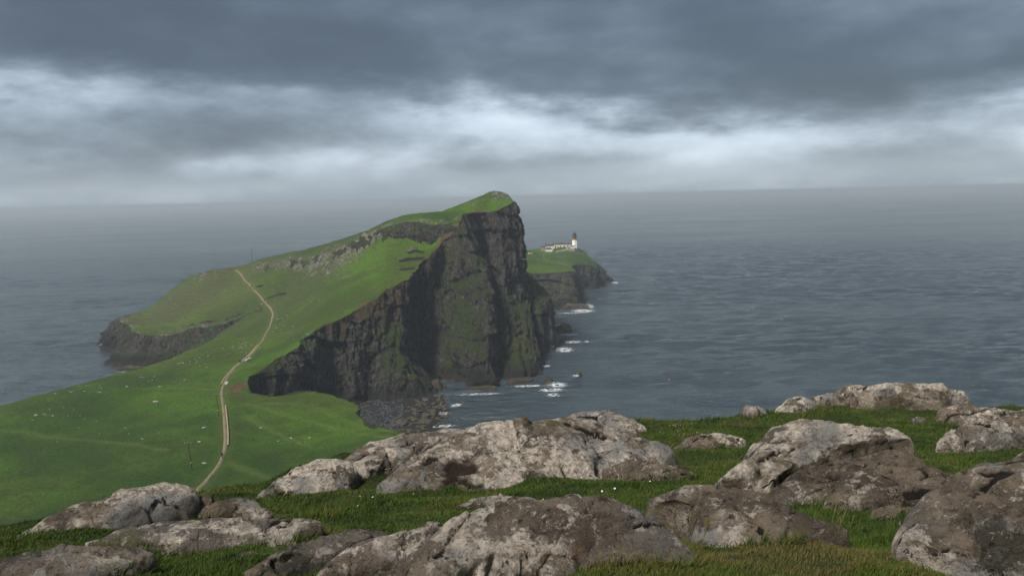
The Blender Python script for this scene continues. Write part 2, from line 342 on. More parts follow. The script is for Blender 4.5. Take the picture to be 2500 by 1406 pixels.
def mat_beachstone():
    m, nt, p = newmat('olive_beach_boulder'); P = pos(nt)
    oi = node(nt, 'ShaderNodeObjectInfo').outputs['Random']
    n = noise(nt, P, 1.2, 6, 0.7)
    c = mix(nt, n, (0.034, 0.030, 0.018), (0.105, 0.090, 0.054))
    c = mix(nt, sstep(nt, oi, 0.72, 0.78), c, (0.085, 0.07, 0.066))
    nt.links.new(c, p.inputs['Base Color']); p.inputs['Roughness'].default_value = 0.6
    nt.links.new(bump(nt, n, 0.8, 0.5), p.inputs['Normal'])
    return m
def mat_sea():
    m, nt, p = newmat('sea_water'); P = pos(nt)
    A = vmul(nt, P, (0.62, 1.0, 1.0))                      # crests lie across the view
    rot = node(nt, 'ShaderNodeVectorRotate'); nt.links.new(P, rot.inputs[0]); rot.inputs['Angle'].default_value = math.radians(-7)
    A = vmul(nt, rot.outputs[0], (0.42, 1.0, 1.0))
    h1 = noise(nt, A, 0.075, 5, 0.6, 0.3); h2 = noise(nt, A, 0.22, 4, 0.6, 0.3); h3 = noise(nt, vmul(nt, A, (1.6, 1, 1)), 0.8, 4, 0.6)
    h = mth(nt, 'ADD', mth(nt, 'ADD', mth(nt, 'MULTIPLY', h1, 10.0), mth(nt, 'MULTIPLY', h2, 5.0)), mth(nt, 'MULTIPLY', h3, 1.0))
    nt.links.new(bump(nt, h, 1.0, 0.75), p.inputs['Normal'])
    wind = sstep(nt, noise(nt, vmul(nt, P, (0.35, 1, 1)), 0.0042, 5, 0.6, 0.5), 0.35, 0.65)
    nt.links.new(mix(nt, wind, (0.020, 0.035, 0.046), (0.062, 0.086, 0.102)), p.inputs['Base Color'])
    setin(nt, p.inputs['Roughness'], mth(nt, 'ADD', mth(nt, 'MULTIPLY', wind, 0.16), 0.08))
    p.inputs['IOR'].default_value = 1.33; p.inputs['Specular IOR Level'].default_value = 0.5
    return m
def flat(name, c1, c2=None, scale=3.0, rough=0.85, bmp=0.0):
    m, nt, p = newmat(name); P = pos(nt); p.inputs['Roughness'].default_value = rough
    n = noise(nt, P, scale, 5, 0.65)
    nt.links.new(mix(nt, sstep(nt, n, 0.3, 0.7), c1, c2 or tuple(x*0.72 for x in c1)), p.inputs['Base Color'])
    if bmp: nt.links.new(bump(nt, n, 0.7, bmp), p.inputs['Normal'])
    return m
def mat_blade():
    m, nt, p = newmat('grass_blades'); t = attr(nt, 'tint'); hgt = attr(nt, 'tip')
    c = mix(nt, sstep(nt, t, 0.0, 0.62), (0.012, 0.032, 0.003), (0.046, 0.094, 0.005))
    c = mix(nt, sstep(nt, t, 0.62, 0.92), c, (0.105, 0.078, 0.026))
    c = mix(nt, mth(nt, 'MULTIPLY', hgt, 0.25), c, (0.095, 0.112, 0.018))
    nt.links.new(c, p.inputs['Base Color']); p.inputs['Roughness'].default_value = 0.65
    try: p.inputs['Subsurface Weight'].default_value = 0.0
    except Exception: pass
    return m
def mat_hillground():
    m, nt, p = newmat('hillside_soil_turf'); P = pos(nt)
    c = mix(nt, noise(nt, P, 7, 6, 0.7), (0.016, 0.022, 0.006), (0.048, 0.070, 0.010))
    c = mix(nt, sstep(nt, noise(nt, P, 1.4, 6, 0.65), 0.56, 0.66), c, (0.042, 0.030, 0.018))
    nt.links.new(c, p.inputs['Base Color']); nt.links.new(bump(nt, noise(nt, P, 14, 5, 0.7), 1.0, 0.06), p.inputs['Normal'])
    return m
M_ROCK, M_TURF, M_CLIFF, M_SROCK, M_BST, M_SEA, M_BLADE, M_HILL = mat_rock(), mat_grassground(), mat_cliff(), mat_searock(), mat_beachstone(), mat_sea(), mat_blade(), mat_hillground()
M_PATH = flat('worn_path_gravel', (0.235, 0.195, 0.120), (0.135, 0.110, 0.068), 0.9, 0.95, 0.08)
M_PAVE = flat('pale_concrete_slab', (0.48, 0.46, 0.43), (0.36, 0.34, 0.32), 0.8)
M_EDGE = flat('pale_kerb_concrete', (0.40, 0.32, 0.21), (0.30, 0.23, 0.15), 0.8)
M_FOAM = flat('white_foam', (0.80, 0.84, 0.86), (0.62, 0.68, 0.72), 1.0, 0.8)
M_STONE = flat('pale_field_stone', (0.36, 0.34, 0.30), (0.18, 0.17, 0.15), 1.5, 0.9, 0.2)
M_COB = flat('dark_wet_cobble', (0.034, 0.032, 0.028), (0.010, 0.010, 0.010), 0.6, 0.5, 0.3)
M_WHITE = flat('white_painted_render', (0.84, 0.81, 0.76), (0.78, 0.75, 0.70), 0.5)
M_CREAM = flat('cream_painted_render', (0.80, 0.74, 0.64), (0.72, 0.66, 0.57), 0.5)
M_PINK = flat('pinkish_render', (0.42, 0.33, 0.29), (0.33, 0.26, 0.23), 0.6)  # pinkish wall and chimney pot tone, darker than the cream
M_OCHRE = flat('ochre_painted_band', (0.52, 0.30, 0.035), (0.44, 0.25, 0.03), 0.6)
M_SLATE = flat('dark_brown_roof', (0.075, 0.05, 0.042), (0.05, 0.036, 0.032), 0.7)
M_BLACK = flat('black_painted_metal', (0.018, 0.022, 0.028), (0.012, 0.014, 0.018), 1.0, 0.5)
M_GLASS = flat('dark_window_glass', (0.02, 0.025, 0.03), (0.03, 0.035, 0.04), 0.5, 0.12)
M_LGLASS = flat('grey_lantern_glass', (0.13, 0.16, 0.18), (0.10, 0.13, 0.15), 0.5, 0.12)
M_DOOR = flat('orange_brown_door', (0.30, 0.13, 0.045), (0.24, 0.10, 0.04), 1.0)
M_WOOD = flat('weathered_pole_wood', (0.075, 0.068, 0.058), (0.045, 0.04, 0.035), 2.0)
M_PALEWOOD = flat('bleached_pole_wood', (0.24, 0.24, 0.20), (0.17, 0.17, 0.145), 2.0)
M_INS = flat('white_porcelain', (0.6, 0.6, 0.58), None, 2.0, 0.3)
M_YEL = flat('yellow_plate', (0.6, 0.45, 0.06), None, 2.0, 0.6)
M_WALL = flat('pale_stone_wall', (0.33, 0.29, 0.25), (0.21, 0.185, 0.16), 0.9, 0.9, 0.2)

# ------------------------------------------------------------------ coast: cliff stations (top ... base)
def zc(o, s, pts): return [(o[0]+x/s, o[1]+y/s) for x, y in pts]
MAIN = [   # each station: list of points top -> base, along the seaward cliff from the neck to the far side of the hill
    [Pd(598, 942, 338), Pw(602, 340, 14), Pw(606, 342, 3)],
    [Pd(618, 918, 347), Pw(622, 347, 16), Pw(628, 346, 0)],
    [Pd(650, 900, 355), Pd(655, 925, 353), Pw(662, 350, 0)],
    [Pd(695, 866, 366), Pd(704, 905, 362), Pw(706, 358, 0)],
    [Pd(728, 838, 378), Pd(736, 890, 374), Pw(740, 366, 0)],
    [Pd(758, 812, 388), Pd(760, 880, 382), Pw(764, 374, 0)],
    [Pd(812, 786, 400), Pd(812, 870, 394), Pw(815, 384, 0)],
    [Pd(870, 757, 414), Pd(870, 850, 404), Pw(872, 391, 0)],
    [Pd(915, 730, 424), Pd(912, 790, 417), Pd(915, 900, 406), Pw(918, 394, 0)],
    [Pd(950, 706, 432), Pd(952, 770, 424), Pd(955, 860, 410), Pd(955, 930, 400), Pw(950, 392, 0)],
    [Pd(980, 690, 440), Pd(980, 770, 430), Pd(985, 860, 414), Pd(1005, 925, 404), Pw(1020, 396, 0)],
    [Pd(998, 680, 446), Pd(992, 770, 440), Pd(1000, 855, 426), Pd(1035, 925, 414), Pw(1052, 404, 0)],
    [Pd(1012, 664, 456), Pd(1002, 745, 468), Pd(1008, 850, 462), Pd(1044, 920, 452), Pw(1056, 440, 0)],
    [Pd(1030, 645, 464), Pd(1030, 730, 474), Pd(1045, 850, 464), Pw(1078, 446, 0)],
    [Pd(1052, 618, 472), Pd(1062, 710, 470), Pd(1075, 820, 458), Pw(1100, 440, 0)],
    [Pd(1090, 585, 486), Pd(1098, 680, 474), Pd(1110, 800, 456), Pw(1135, 431, 0)],
    [Pd(1118, 552, 494), Pd(1138, 640, 476), Pd(1150, 760, 452), Pw(1170, 426, 0)],
    [Pd(1130, 525, 504), Pd(1158, 610, 486), Pd(1190, 690, 466), Pd(1196, 800, 444), Pw(1200, 425, 0)],
    [Pd(1150, 520, 518), Pd(1172, 610, 526), Pd(1204, 700, 512), Pd(1212, 800, 470), Pw(1215, 446, 0)],
    [Pd(1175, 518, 522), Pd(1190, 610, 528), Pd(1218, 710, 516), Pd(1228, 800, 462), Pw(1236, 440, 0)],
    [Pd(1205, 516, 518), Pd(1212, 610, 516), Pd(1230, 715, 502), Pd(1248, 810, 470), Pw(1262, 438, 0)],
    [Pd(1240, 500, 524), Pd(1248, 600, 521), Pd(1258, 725, 510), Pd(1280, 800, 478), Pw(1300, 446, 0)],
    [Pd(1256, 492, 531), Pd(1270, 600, 527), Pd(1279, 728, 521), Pd(1298, 800, 490), Pw(1314, 457, 0)],
    [Pd(1262, 502, 538), Pd(1275, 600, 535), Pd(1280, 728, 530), Pd(1300, 800, 512), Pw(1313, 492, 0)],
    [Pd(1262, 512, 547), Pd(1274, 610, 547), Pd(1279, 700, 547), Pd(1284, 780, 545), Pw(1296, 545, 0)],
    [Pd(1257, 530, 575), Pd(1268, 620, 578), Pd(1274, 700, 580), Pw(1280, 582, 20), Pw(1290, 585, 0)],
    [Pw(1250, 610, 78), Pw(1262, 612, 50), Pw(1275, 616, 25), Pw(1285, 620, 0)],
    [Pw(1250, 660, 48), Pw(1290, 658, 36), Pw(1325, 650, 18), Pw(1345, 640, 0)],
    [Pw(1268, 715, 34), Pw(1300, 710, 24), Pw(1322, 704, 12), Pw(1335, 700, 0)],
    [Pd(1290, 668, 742), Pd(1300, 690, 738), Pd(1330, 730, 725), Pw(1350, 712, 0)],
    [Pd(1345, 666, 742), Pd(1350, 690, 738), Pd(1360, 735, 725), Pw(1372, 712, 0)],
    [Pd(1388, 662, 745), Pd(1394, 690, 742), Pd(1402, 735, 728), Pw(1412, 713, 0)],
    [Pd(1402, 664, 756), Pd(1406, 690, 752), Pd(1413, 730, 742), Pw(1428, 722, 0)],
    [Pd(1400, 656, 785), Pd(1404, 685, 782), Pw(1416, 778, 0)],
    [Pd(1396, 650, 825), Pd(1402, 680, 822), Pw(1412, 818, 0)],
    [Pd(1408, 646, 855), Pd(1412, 670, 853), Pw(1418, 848, 0)],
    [Pd(1438, 648, 870), Pd(1440, 670, 868), Pw(1444, 860, 0)],
    [Pd(1456, 652, 884), Pd(1458, 675, 880), Pw(1461, 872, 0)],
    [Pd(1452, 640, 915), Pd(1458, 660, 912), Pw(1466, 900, 0)],
    [Pd(1445, 636, 935), Pd(1475, 664, 930), Pw(1497, 924, 0)],
    [Pd(1436, 626, 960), Pd(1458, 655, 958), Pw(1484, 958, 0)],
    [Pw(1418, 1000, 34), Pw(1440, 1000, 18), Pw(1462, 1005, 0)],
    [Pw(1380, 1050, 30), Pw(1385, 1060, 15), Pw(1395, 1075, 0)],
    [Pw(1320, 1050, 28), Pw(1315, 1062, 14), Pw(1310, 1080, 0)],
]
NEAR = [   # edge of the low green shelf above the cove, from right (hidden under the viewpoint) to the gully head
    [np.array([330., 20, 60]), np.array([345., 25, 30]), np.array([360., 30, 0])],
    [np.array([190., 60, 50]), np.array([198., 70, 25]), np.array([206., 82, 0])],
    [np.array([90., 110, 40]), np.array([95., 120, 20]), np.array([100., 132, 0])],
    [Pw(1500, 150, 34), Pw(1520, 158, 16), Pw(1545, 168, 0)],
    [Pw(1220, 205, 29), Pw(1245, 214, 14), Pw(1270, 226, 0)],
    [Pz(1110, 1072, 26), Pw(1130, 250, 12), Pw(1150, 262, 0)],
    [Pz(1025, 1058, 25), Pw(1035, 268, 12), Pw(1050, 284, 0)],
    [Pz(945, 1046, 24), Pw(960, 278, 12), Pw(985, 292, 0)],
    [Pz(886, 1030, 23.5), Pw(897, 290, 14), Pw(925, 300, 0)],
    [Pz(876, 1004, 23.5), Pw(884, 304, 14), Pw(905, 314, 0)],
    [Pz(864, 985, 23.8), Pw(868, 316, 12), Pw(884, 326, 0)],
    [Pz(808, 966, 23.8), Pw(812, 328, 12), Pw(820, 338, 0)],
    [Pz(742, 955, 24.5), Pw(742, 334, 12), Pw(745, 344, 0)],
    [Pz(672, 966, 23.5), Pw(672, 334, 12), Pw(674, 341, 1)],
    [Pz(618, 958, 23.5), Pw(617, 338, 14), Pw(616, 341, 4)],
]
LEFT = [   # rock faces of the left headland, from the landward end to its far side
    [Pd(640, 752, 520), Pd(640, 760, 515), Pd(640, 770, 508)],
    [Pd(592, 774, 512), Pd(588, 792, 508), Pw(580, 500, 20)],
    [Pd(555, 786, 512), Pd(548, 805, 508), Pw(545, 498, 12)],
    [Pd(510, 798, 513), Pd(505, 825, 508), Pw(500, 496, 4)],
    [Pd(470, 800, 514), Pd(462, 840, 508), Pw(455, 494, 0)],
    [Pd(425, 815, 514), Pd(415, 850, 507), Pw(405, 490, 0)],
    [Pd(385, 820, 513), Pd(370, 855, 507), Pw(350, 490, 0)],
    [Pd(345, 815, 514), Pd(325, 855, 508), Pw(300, 494, 0)],
    [Pd(315, 806, 522), Pd(285, 845, 520), Pw(264, 514, 0)],
    [Pd(322, 800, 540), Pd(306, 822, 542), Pw(290, 540, 0)],
    [Pd(312, 792, 556), Pd(292, 812, 556), Pw(278, 556, 0)],
    [Pd(296, 786, 568), Pd(275, 810, 566), Pw(250, 572, 0)],
    [Pd(290, 780, 590), Pd(262, 805, 592), Pw(243, 600, 0)],
    [Pd(312, 774, 622), Pd(290, 788, 628), Pw(272, 634, 0)],
    [Pd(345, 764, 655), Pd(330, 772, 668), Pw(312, 684, 0)],
    [Pd(390, 742, 690), Pd(375, 756, 706), Pw(362, 724, 0)],
    [Pw(460, 730, 34), Pw(445, 752, 16), Pw(430, 772, 0)],
    [Pw(560, 790, 36), Pw(548, 815, 18), Pw(535, 840, 0)],
    [Pw(720, 850, 32), Pw(708, 875, 16), Pw(695, 900, 0)],
    [Pw(900, 930, 28), Pw(890, 950, 14), Pw(880, 975, 0)],
    [Pw(1120, 1020, 28), Pw(1115, 1035, 14), Pw(1110, 1055, 0)],
]
def resamp(P, n):                  # polyline -> n points, even in arc length
    P = np.asarray(P); L = np.r_[0, np.cumsum(np.linalg.norm(np.diff(P, axis=0), axis=1))]
    t = np.linspace(0, L[-1], n); return np.stack([np.interp(t, L, P[:, i]) for i in range(3)], 1)
def catmull(A, m):                 # A: stations x K x 3 -> smooth along axis 0 with m samples per metre-ish list
    n = len(A); out = []
    B = np.concatenate([2*A[:1]-A[1:2], A, 2*A[-1:]-A[-2:-1]])
    for i in range(n-1):
        p0, p1, p2, p3 = B[i], B[i+1], B[i+2], B[i+3]
        for t in np.linspace(0, 1, m[i], endpoint=False):
            out.append(0.5*((2*p1)+(-p0+p2)*t+(2*p0-5*p1+4*p2-p3)*t*t+(-p0+3*p1-3*p2+p3)*t**3))
    out.append(A[-1]); return np.array(out)
def loft(stations, du, nv, seed, amp, cap=2.5, sink=3.0, visible=None):
    A = np.array([resamp(s, 40) for s in stations])
    seg = np.linalg.norm(np.diff(A[:, 20], axis=0), axis=1)
    seg = np.maximum(seg, np.linalg.norm(np.diff(A[:, 0], axis=0), axis=1))
    m = []
    for i, L in enumerate(seg):
        d = du if (visible is None or visible[0] <= i <= visible[1]) else du*4
        m.append(max(3, int(L/d)))
    S = catmull(A, m)
    G = np.array([resamp(r, nv) for r in S])                  # nu x nv x 3
    # normals
    gu = np.gradient(G, axis=0); gv = np.gradient(G, axis=1); N = np.cross(gu, gv); N /= np.linalg.norm(N, axis=2, keepdims=True)+1e-9
    hor = S[:, -1]-S[:, 0]; hor[:, 2] = 0
    sgn = np.sign((N[:, nv//2]*hor).sum(1).mean()); N *= sgn
    N[..., 2] *= 0.35; N /= np.linalg.norm(N, axis=2, keepdims=True)+1e-9
    u = np.r_[0, np.cumsum(np.linalg.norm(np.diff(G[:, nv//2], axis=0), axis=1))][:, None]*np.ones((1, nv))
    x, y, z = G[..., 0], G[..., 1], G[..., 2]
    t = np.linspace(0, 1, nv)[None]
    wgt = ss(t, 0.0, 0.16)
    wu = u+2.2*fbm(x/11, y/11, z/16, seed+31, 3)                       # joints wander
    D = 2.4*fbm(u/26, z/60, 0, seed, 3) + 4.2*(ridged(wu/17, z/70, 0.3, seed+3, 1)-0.5) + 2.8*(ridged(wu/6.5, z/30, 0, seed+5, 2)-0.5)
    # columns and blocks: flat faces with abrupt offsets
    ci = np.floor(wu/3.1); bi = np.floor(z/7.5+hash3(ci, ci*0, ci*0, seed)/4294967295.0*5)
    D += 1.5*(hash3(ci, bi, ci*0, seed+2)/4294967295.0-0.5)
    cj = np.floor(wu/1.3+0.37); bj = np.floor(z/3.0+hash3(cj, cj*0, cj*0, seed+6)/4294967295.0*5); D += 0.8*(hash3(cj, bj, cj*0, seed+4)/4294967295.0-0.5)
    D += 1.9*fbm(x/6, y/6, z/7, seed+9, 4, 0.6) + 0.7*fbm(x/1.8, y/1.8, z/2.0, seed+13, 2)
    # sloping ledges
    st = z/11+0.9*fbm(x/30, y/30, z/30, seed+17, 2); D += 2.6*(((st % 1.0)**2)*-1+0.33)*ss(fbm(x/40, y/40, z/25, seed+19, 2), -0.25, 0.3)
    D = D-D.mean(); D = D+(2.2*fbm(u/13, 0.5, 0, seed+41, 3))*(1-wgt)
    G = G + N*(D*amp*(0.6+0.4*wgt))[..., None]
    top = G[:, 0].copy()
    # cap: tucks under the turf, then sinks below sea level at the foot
    ins = -hor/(np.linalg.norm(hor, axis=1, keepdims=True)+1e-6)
    c0 = top+ins*cap; c0[:, 2] -= 0.9
    foot = G[:, -1].copy(); foot[:, 2] = np.minimum(foot[:, 2], 0.3)-sink; foot -= ins*1.5
    G = np.concatenate([c0[:, None], G, foot[:, None]], 1)
    return G, top
def blobs(V, lst):
    s = np.zeros(len(V))
    for p, r, k in lst: s = np.maximum(s, k*np.exp(-((V-np.asarray(p))**2).sum(1)/(r*r)))
    return s
def cliff_mesh(name, G, veg=(), olive=(), brown=(), pale=(), topbrown=0.0, label=None):
    nu, nv = G.shape[:2]; V = G.reshape(-1, 3)
    t = np.tile(np.linspace(0, 1, nv), nu)
    br = blobs(V, brown)+topbrown*(1-ss(t, 0.02, 0.2))
    me = mesh_np(name, V, gridfaces(nu, nv), M_CLIFF, dict(veg=blobs(V, veg), olive=blobs(V, olive), brown=br, pale=blobs(V, pale)))
    return obj(name, me, kind='structure', label=label)
Gm, top_main = loft(MAIN, 0.62, 150, 11, 1.0, visible=(2, 26))
cliff_mesh('sea_cliff', Gm, topbrown=0.30,
    veg=[(Pd(1110, 790, 456), 16, 1), (Pd(1140, 830, 450), 14, .9), (Pd(1100, 720, 468), 12, .8), (Pd(960, 830, 414), 9, 1.1), (Pd(975, 880, 410), 9, 1), (Pd(1160, 700, 475), 12, .7), (Pd(1200, 660, 495), 9, .5), (Pd(845, 920, 392), 6, .8), (Pd(1080, 640, 480), 14, .5), (Pd(660, 905, 352), 10, .8), (Pd(1255, 520, 530), 14, .9), (Pd(1310, 700, 560), 12, .8), (Pd(1000, 910, 405), 8, .6)],
    olive=[(Pd(1240, 850, 458), 22, 1), (Pd(1290, 830, 468), 16, 1), (Pd(1180, 860, 446), 15, .7), (Pd(1310, 740, 550), 18, .8), (Pd(1275, 780, 485), 16, .8), (Pd(1390, 700, 735), 20, .5), (Pd(1010, 920, 404), 10, .6)],
    brown=[(Pd(960, 735, 426), 13, 1), (Pd(1010, 690, 448), 15, .9), (Pd(900, 750, 418), 10, .7), (Pd(1080, 620, 478), 12, .6), (Pd(850, 800, 405), 12, .5), (Pd(625, 930, 346), 6, .8)],
    pale=[(Pd(1080, 600, 484), 25, 1), (Pd(1230, 540, 522), 18, 1)])
SHOULDER = [   # low columnar buttress beyond the corner of the main cliff
    [Pd(1262, 700, 560), Pd(1284, 702, 540), Pd(1300, 800, 522), Pw(1310, 505, 0)],
    [Pd(1264, 688, 566), Pd(1292, 694, 543), Pd(1316, 770, 522), Pw(1326, 506, 0)],
    [Pd(1268, 682, 572), Pd(1305, 692, 548), Pd(1326, 740, 530), Pd(1334, 800, 522), Pw(1338, 515, 0)],
    [Pd(1272, 680, 578), Pd(1322, 699, 556), Pd(1342, 728, 541), Pd(1346, 800, 530), Pw(1348, 524, 0)],
    [Pd(1274, 679, 586), Pd(1330, 704, 566), Pd(1348, 738, 552), Pd(1352, 800, 542), Pw(1353, 535, 0)],
    [Pd(1274, 680, 600), Pd(1322, 704, 590), Pd(1342, 740, 580), Pd(1346, 780, 572), Pw(1348, 566, 0)],
    [Pw(1262, 625, 40), Pw(1300, 622, 36), Pw(1325, 620, 20), Pw(1335, 618, 0)],
]
Gs, _ = loft(SHOULDER, 0.6, 130, 77, 0.55, cap=6.0)
cliff_mesh('columnar_buttress', Gs, veg=[(Pd(1300, 690, 558), 14, .9), (Pd(1285, 690, 560), 14, .8)], olive=[(Pd(1300, 730, 545), 22, 1.0), (Pd(1322, 720, 548), 14, .8)])
Gn, top_near = loft(NEAR, 1.0, 40, 23, 0.45, visible=(5, 14))
cliff_mesh('shelf_cliff', Gn, topbrown=0.6)
Gl, top_left = loft(LEFT, 0.9, 60, 37, 0.75, visible=(0, 14))
cliff_mesh('left_headland_cliff', Gl, topbrown=0.4, veg=[(Pd(330, 800, 560), 22, .6), (Pd(500, 800, 512), 18, .6)],
    pale=[(Pd(420, 850, 507), 40, .9), (Pd(520, 820, 508), 30, 1.0)])

# ------------------------------------------------------------------ headland surface
CT = []
for T_, k in ((MAIN, 1), (NEAR, 1), (LEFT, 1)):
    for s in T_: CT.append(s[0])
D_, Z_, Wp = (lambda *a: CT.append(Pd(*a))), (lambda *a: CT.append(Pz(*a))), (lambda *a: CT.append(Pw(*a)))
# low green shelf
for a in ((465, 1215, 24), (543, 1117, 24), (545, 1000, 23.5), (540, 950, 23.5), (590, 890, 24), (0, 1100, 22), (0, 1250, 25), (250, 1100, 23), (250, 1000, 22.5),
          (300, 1180, 24.5), (800, 1050, 22.5), (700, 1150, 24.5), (950, 1080, 24.5), (640, 1190, 25), (700, 1020, 22.5), (420, 950, 23), (830, 1000, 23), (-250, 1080, 21), (-250, 1300, 27)): Z_(*a)
for a in ((0, 990, 20), (200, 936, 21.5), (320, 905, 22.5), (430, 870, 24)): Z_(*a)          # crest of the shelf's seaward side
for a in ((640, 830, 425), (670, 765, 492), (530, 826, 440), (645, 735, 528), (600, 695, 575), (575, 658, 622)): D_(*a)
for a in ((430, 440, 12), (320, 412, 10), (200, 392, 8), (0, 362, 6), (430, 462, -3), (320, 440, -4), (200, 420, -4), (0, 390, -4), (530, 476, 20), (-300, 330, 4), (-300, 360, -4), (-700, 300, 0), (-700, 150, 20)): Wp(*a)
# hill: lower slope, crag foot, crag top, crest, back
for a in ((740, 770, 470), (860, 700, 455), (780, 730, 475), (900, 660, 465), (960, 650, 462), (720, 690, 540), (800, 670, 510), (980, 640, 468)): D_(*a)
CRAG = [((1118, 572), (1112, 553), 494, 500), ((1060, 596), (1085, 552), 486, 497), ((1000, 596), (1028, 549), 482, 495), ((940, 594), (945, 557), 484, 496), ((880, 614), (880, 584), 500, 511), ((800, 640), (800, 612), 530, 541), ((710, 660), (710, 634), 560, 570), ((620, 668), (625, 648), 592, 602)]
for b, t_, d1, d2 in CRAG: D_(b[0], b[1], d1); D_(t_[0], t_[1], d2)
for a in ((1215, 472, 552), (1170, 484, 546), (1130, 500, 540), (1065, 521, 538), (1000, 540, 545), (930, 556, 555), (860, 575, 565), (740, 612, 592), (680, 628, 605), (620, 638, 618)): D_(*a)
for a in ((1180, 496, 530), (1225, 488, 535), (1192, 477, 549), (1243, 483, 545)): D_(*a)
for a in ((1215, 590, 88), (1100, 620, 72), (900, 660, 54), (700, 720, 40), (1230, 640, 60), (1000, 780, 30), (1200, 730, 36), (800, 800, 30), (1262, 760, 34), (620, 690, 44)): Wp(*a)
# left headland slope
for a in ((540, 664, 615), (500, 668, 618), (460, 690, 622), (420, 722, 628), (380, 752, 632), (350, 776, 618), (480, 740, 570), (420, 775, 548), (540, 720, 565), (600, 745, 532), (560, 760, 528), (340, 790, 560)): D_(*a)
for a in ((520, 665, 44), (440, 668, 36), (600, 740, 40)): Wp(*a)
# lighthouse ground
for a in ((1300, 655, 765), (1385, 655, 765), (1290, 640, 805), (1340, 634, 835), (1292, 622, 885), (1330, 626, 895), (1365, 624, 905), (1395, 618, 915), (1420, 626, 918), (1352, 609, 952), (1382, 606, 952), (1403, 608, 958), (1320, 612, 948), (1292, 611, 940), (1418, 614, 962), (1400, 632, 880), (1430, 636, 890)): D_(*a)
for a in ((1350, 1010, 36), (1300, 1000, 34), (1390, 1005, 37)): Wp(*a)
# under the viewpoint
for a in ((-500, 170, 30), (-200, 150, 33), (300, 150, 34), (900, 150, 36), (1300, 120, 42)): Wp(*a)
for a in ((-180, 60, 55), (-60, 60, 62), (20, 60, 64), (80, 60, 60), (0, 15, 82), (-120, 10, 75), (120, 15, 72), (-150, 110, 38), (200, 10, 64)): CT.append(np.array(a, float))
CT = np.array(CT)
def tps_fit(P, z, lam=0.0):
    r = np.linalg.norm(P[:, None]-P[None], axis=2); K = np.where(r > 0, r*r*np.log(r+1e-12), 0)+lam*np.eye(len(P))
    A = np.zeros((len(P)+3,)*2); A[:len(P), :len(P)] = K; Q = np.c_[np.ones(len(P)), P]; A[:len(P), len(P):] = Q; A[len(P):, :len(P)] = Q.T
    return np.linalg.solve(A, np.r_[z, 0, 0, 0])
def tps_eval(P, w, X):
    out = np.zeros(len(X))
    for i in range(0, len(X), 20000):
        x = X[i:i+20000]; r2 = ((x[:, None]-P[None])**2).sum(2); out[i:i+20000] = (0.5*r2*np.log(r2+1e-12))@w[:-3]+w[-3]+x@w[-2:]
    return out
SCL = 100.0
tw = tps_fit(CT[:, :2]/SCL, CT[:, 2], 0.002)
def terr0(X): return tps_eval(CT[:, :2]/SCL, tw, np.asarray(X)/SCL)
# outline of the land: near edge, main cliff, far side, left headland, seaward slope
far = np.array([top_main[-1], top_left[-1]])
poly = np.concatenate([top_near, top_main, top_left[::-1], [Pw(470, 480, -4), Pw(320, 455, -6), Pw(150, 430, -6), Pw(0, 402, -6), Pw(-300, 370, -6), Pw(-900, 330, -4), (-420, 60, 40), (-420, 6, 45), (330, 6, 60)]])
STEP = 1.5
xs = np.arange(-420, 340, STEP); ys = np.arange(8, 1100, STEP)
GX, GY = np.meshgrid(xs, ys, indexing='ij'); XY = np.stack([GX.ravel(), GY.ravel()], 1)
def inside(P, X):
    x, y = X[:, 0], X[:, 1]; c = np.zeros(len(X), bool); n = len(P)
    for i in range(n):
        x1, y1 = P[i, :2]; x2, y2 = P[(i+1) % n, :2]
        if y1 == y2: continue
        cr = ((y1 > y) != (y2 > y))
        if cr.any(): c[cr] ^= x[cr] < (x2-x1)*(y[cr]-y1)/(y2-y1)+x1
    return c
pl = resamp(np.r_[poly, poly[:1]], 2600)
ins = inside(pl, XY).reshape(GX.shape)
cell = ins[:-1, :-1] | ins[1:, :-1] | ins[1:, 1:] | ins[:-1, 1:]
use = np.zeros_like(ins); use[:-1, :-1] |= cell; use[1:, :-1] |= cell; use[1:, 1:] |= cell; use[:-1, 1:] |= cell
outv = (use & ~ins).ravel()
snapP = XY[outv]; zs = np.zeros(len(snapP)); newxy = snapP.copy()
for i in range(0, len(snapP), 1500):
    d = ((snapP[i:i+1500, None]-pl[None, :, :2])**2).sum(2); j = d.argmin(1); newxy[i:i+1500] = pl[j, :2]; zs[i:i+1500] = pl[j, 2]
idx = -np.ones(XY.shape[0], int); um = use.ravel(); idx[um] = np.arange(um.sum())
TV = XY[um].copy(); TZ = terr0(TV)
# relief of the turf
relief = 0.9*fbm(TV[:, 0]/22, TV[:, 1]/22, 0, 61, 3)+0.35*fbm(TV[:, 0]/5, TV[:, 1]/5, 0, 67, 2)
TZ = TZ+relief*ss(TV[:, 1], 120, 200)
crg = np.array([Pd(t_[0], t_[1], d2) for b, t_, d1, d2 in CRAG]+[])
def pdist(X, pts):                 # distance to a polyline, plan
    best = np.full(len(X), 1e9)
    for a, b in zip(pts[:-1], pts[1:]):
        a, b = np.asarray(a)[:2], np.asarray(b)[:2]; ab = b-a
        t = np.clip(((X-a)@ab)/(ab@ab+1e-9), 0, 1); best = np.minimum(best, np.linalg.norm(X-a-t[:, None]*ab, axis=1))
    return best
ROCKY = [(Pd(500, 680, 618), 26, .9), (Pd(430, 722, 626), 22, 1), (Pd(380, 755, 630), 18, 1), (Pd(640, 655, 600), 16, .7), (Pd(1235, 480, 545), 15, 1.5), (Pd(1205, 474, 552), 10, 1.3), (Pd(1160, 500, 535), 10, .7), (Pd(1380, 618, 930), 20, .6), (Pd(1425, 620, 950), 24, 1.1), (Pd(1370, 645, 835), 16, 1.1), (Pd(1320, 640, 820), 14, .6)]
T0 = np.c_[TV, TZ]
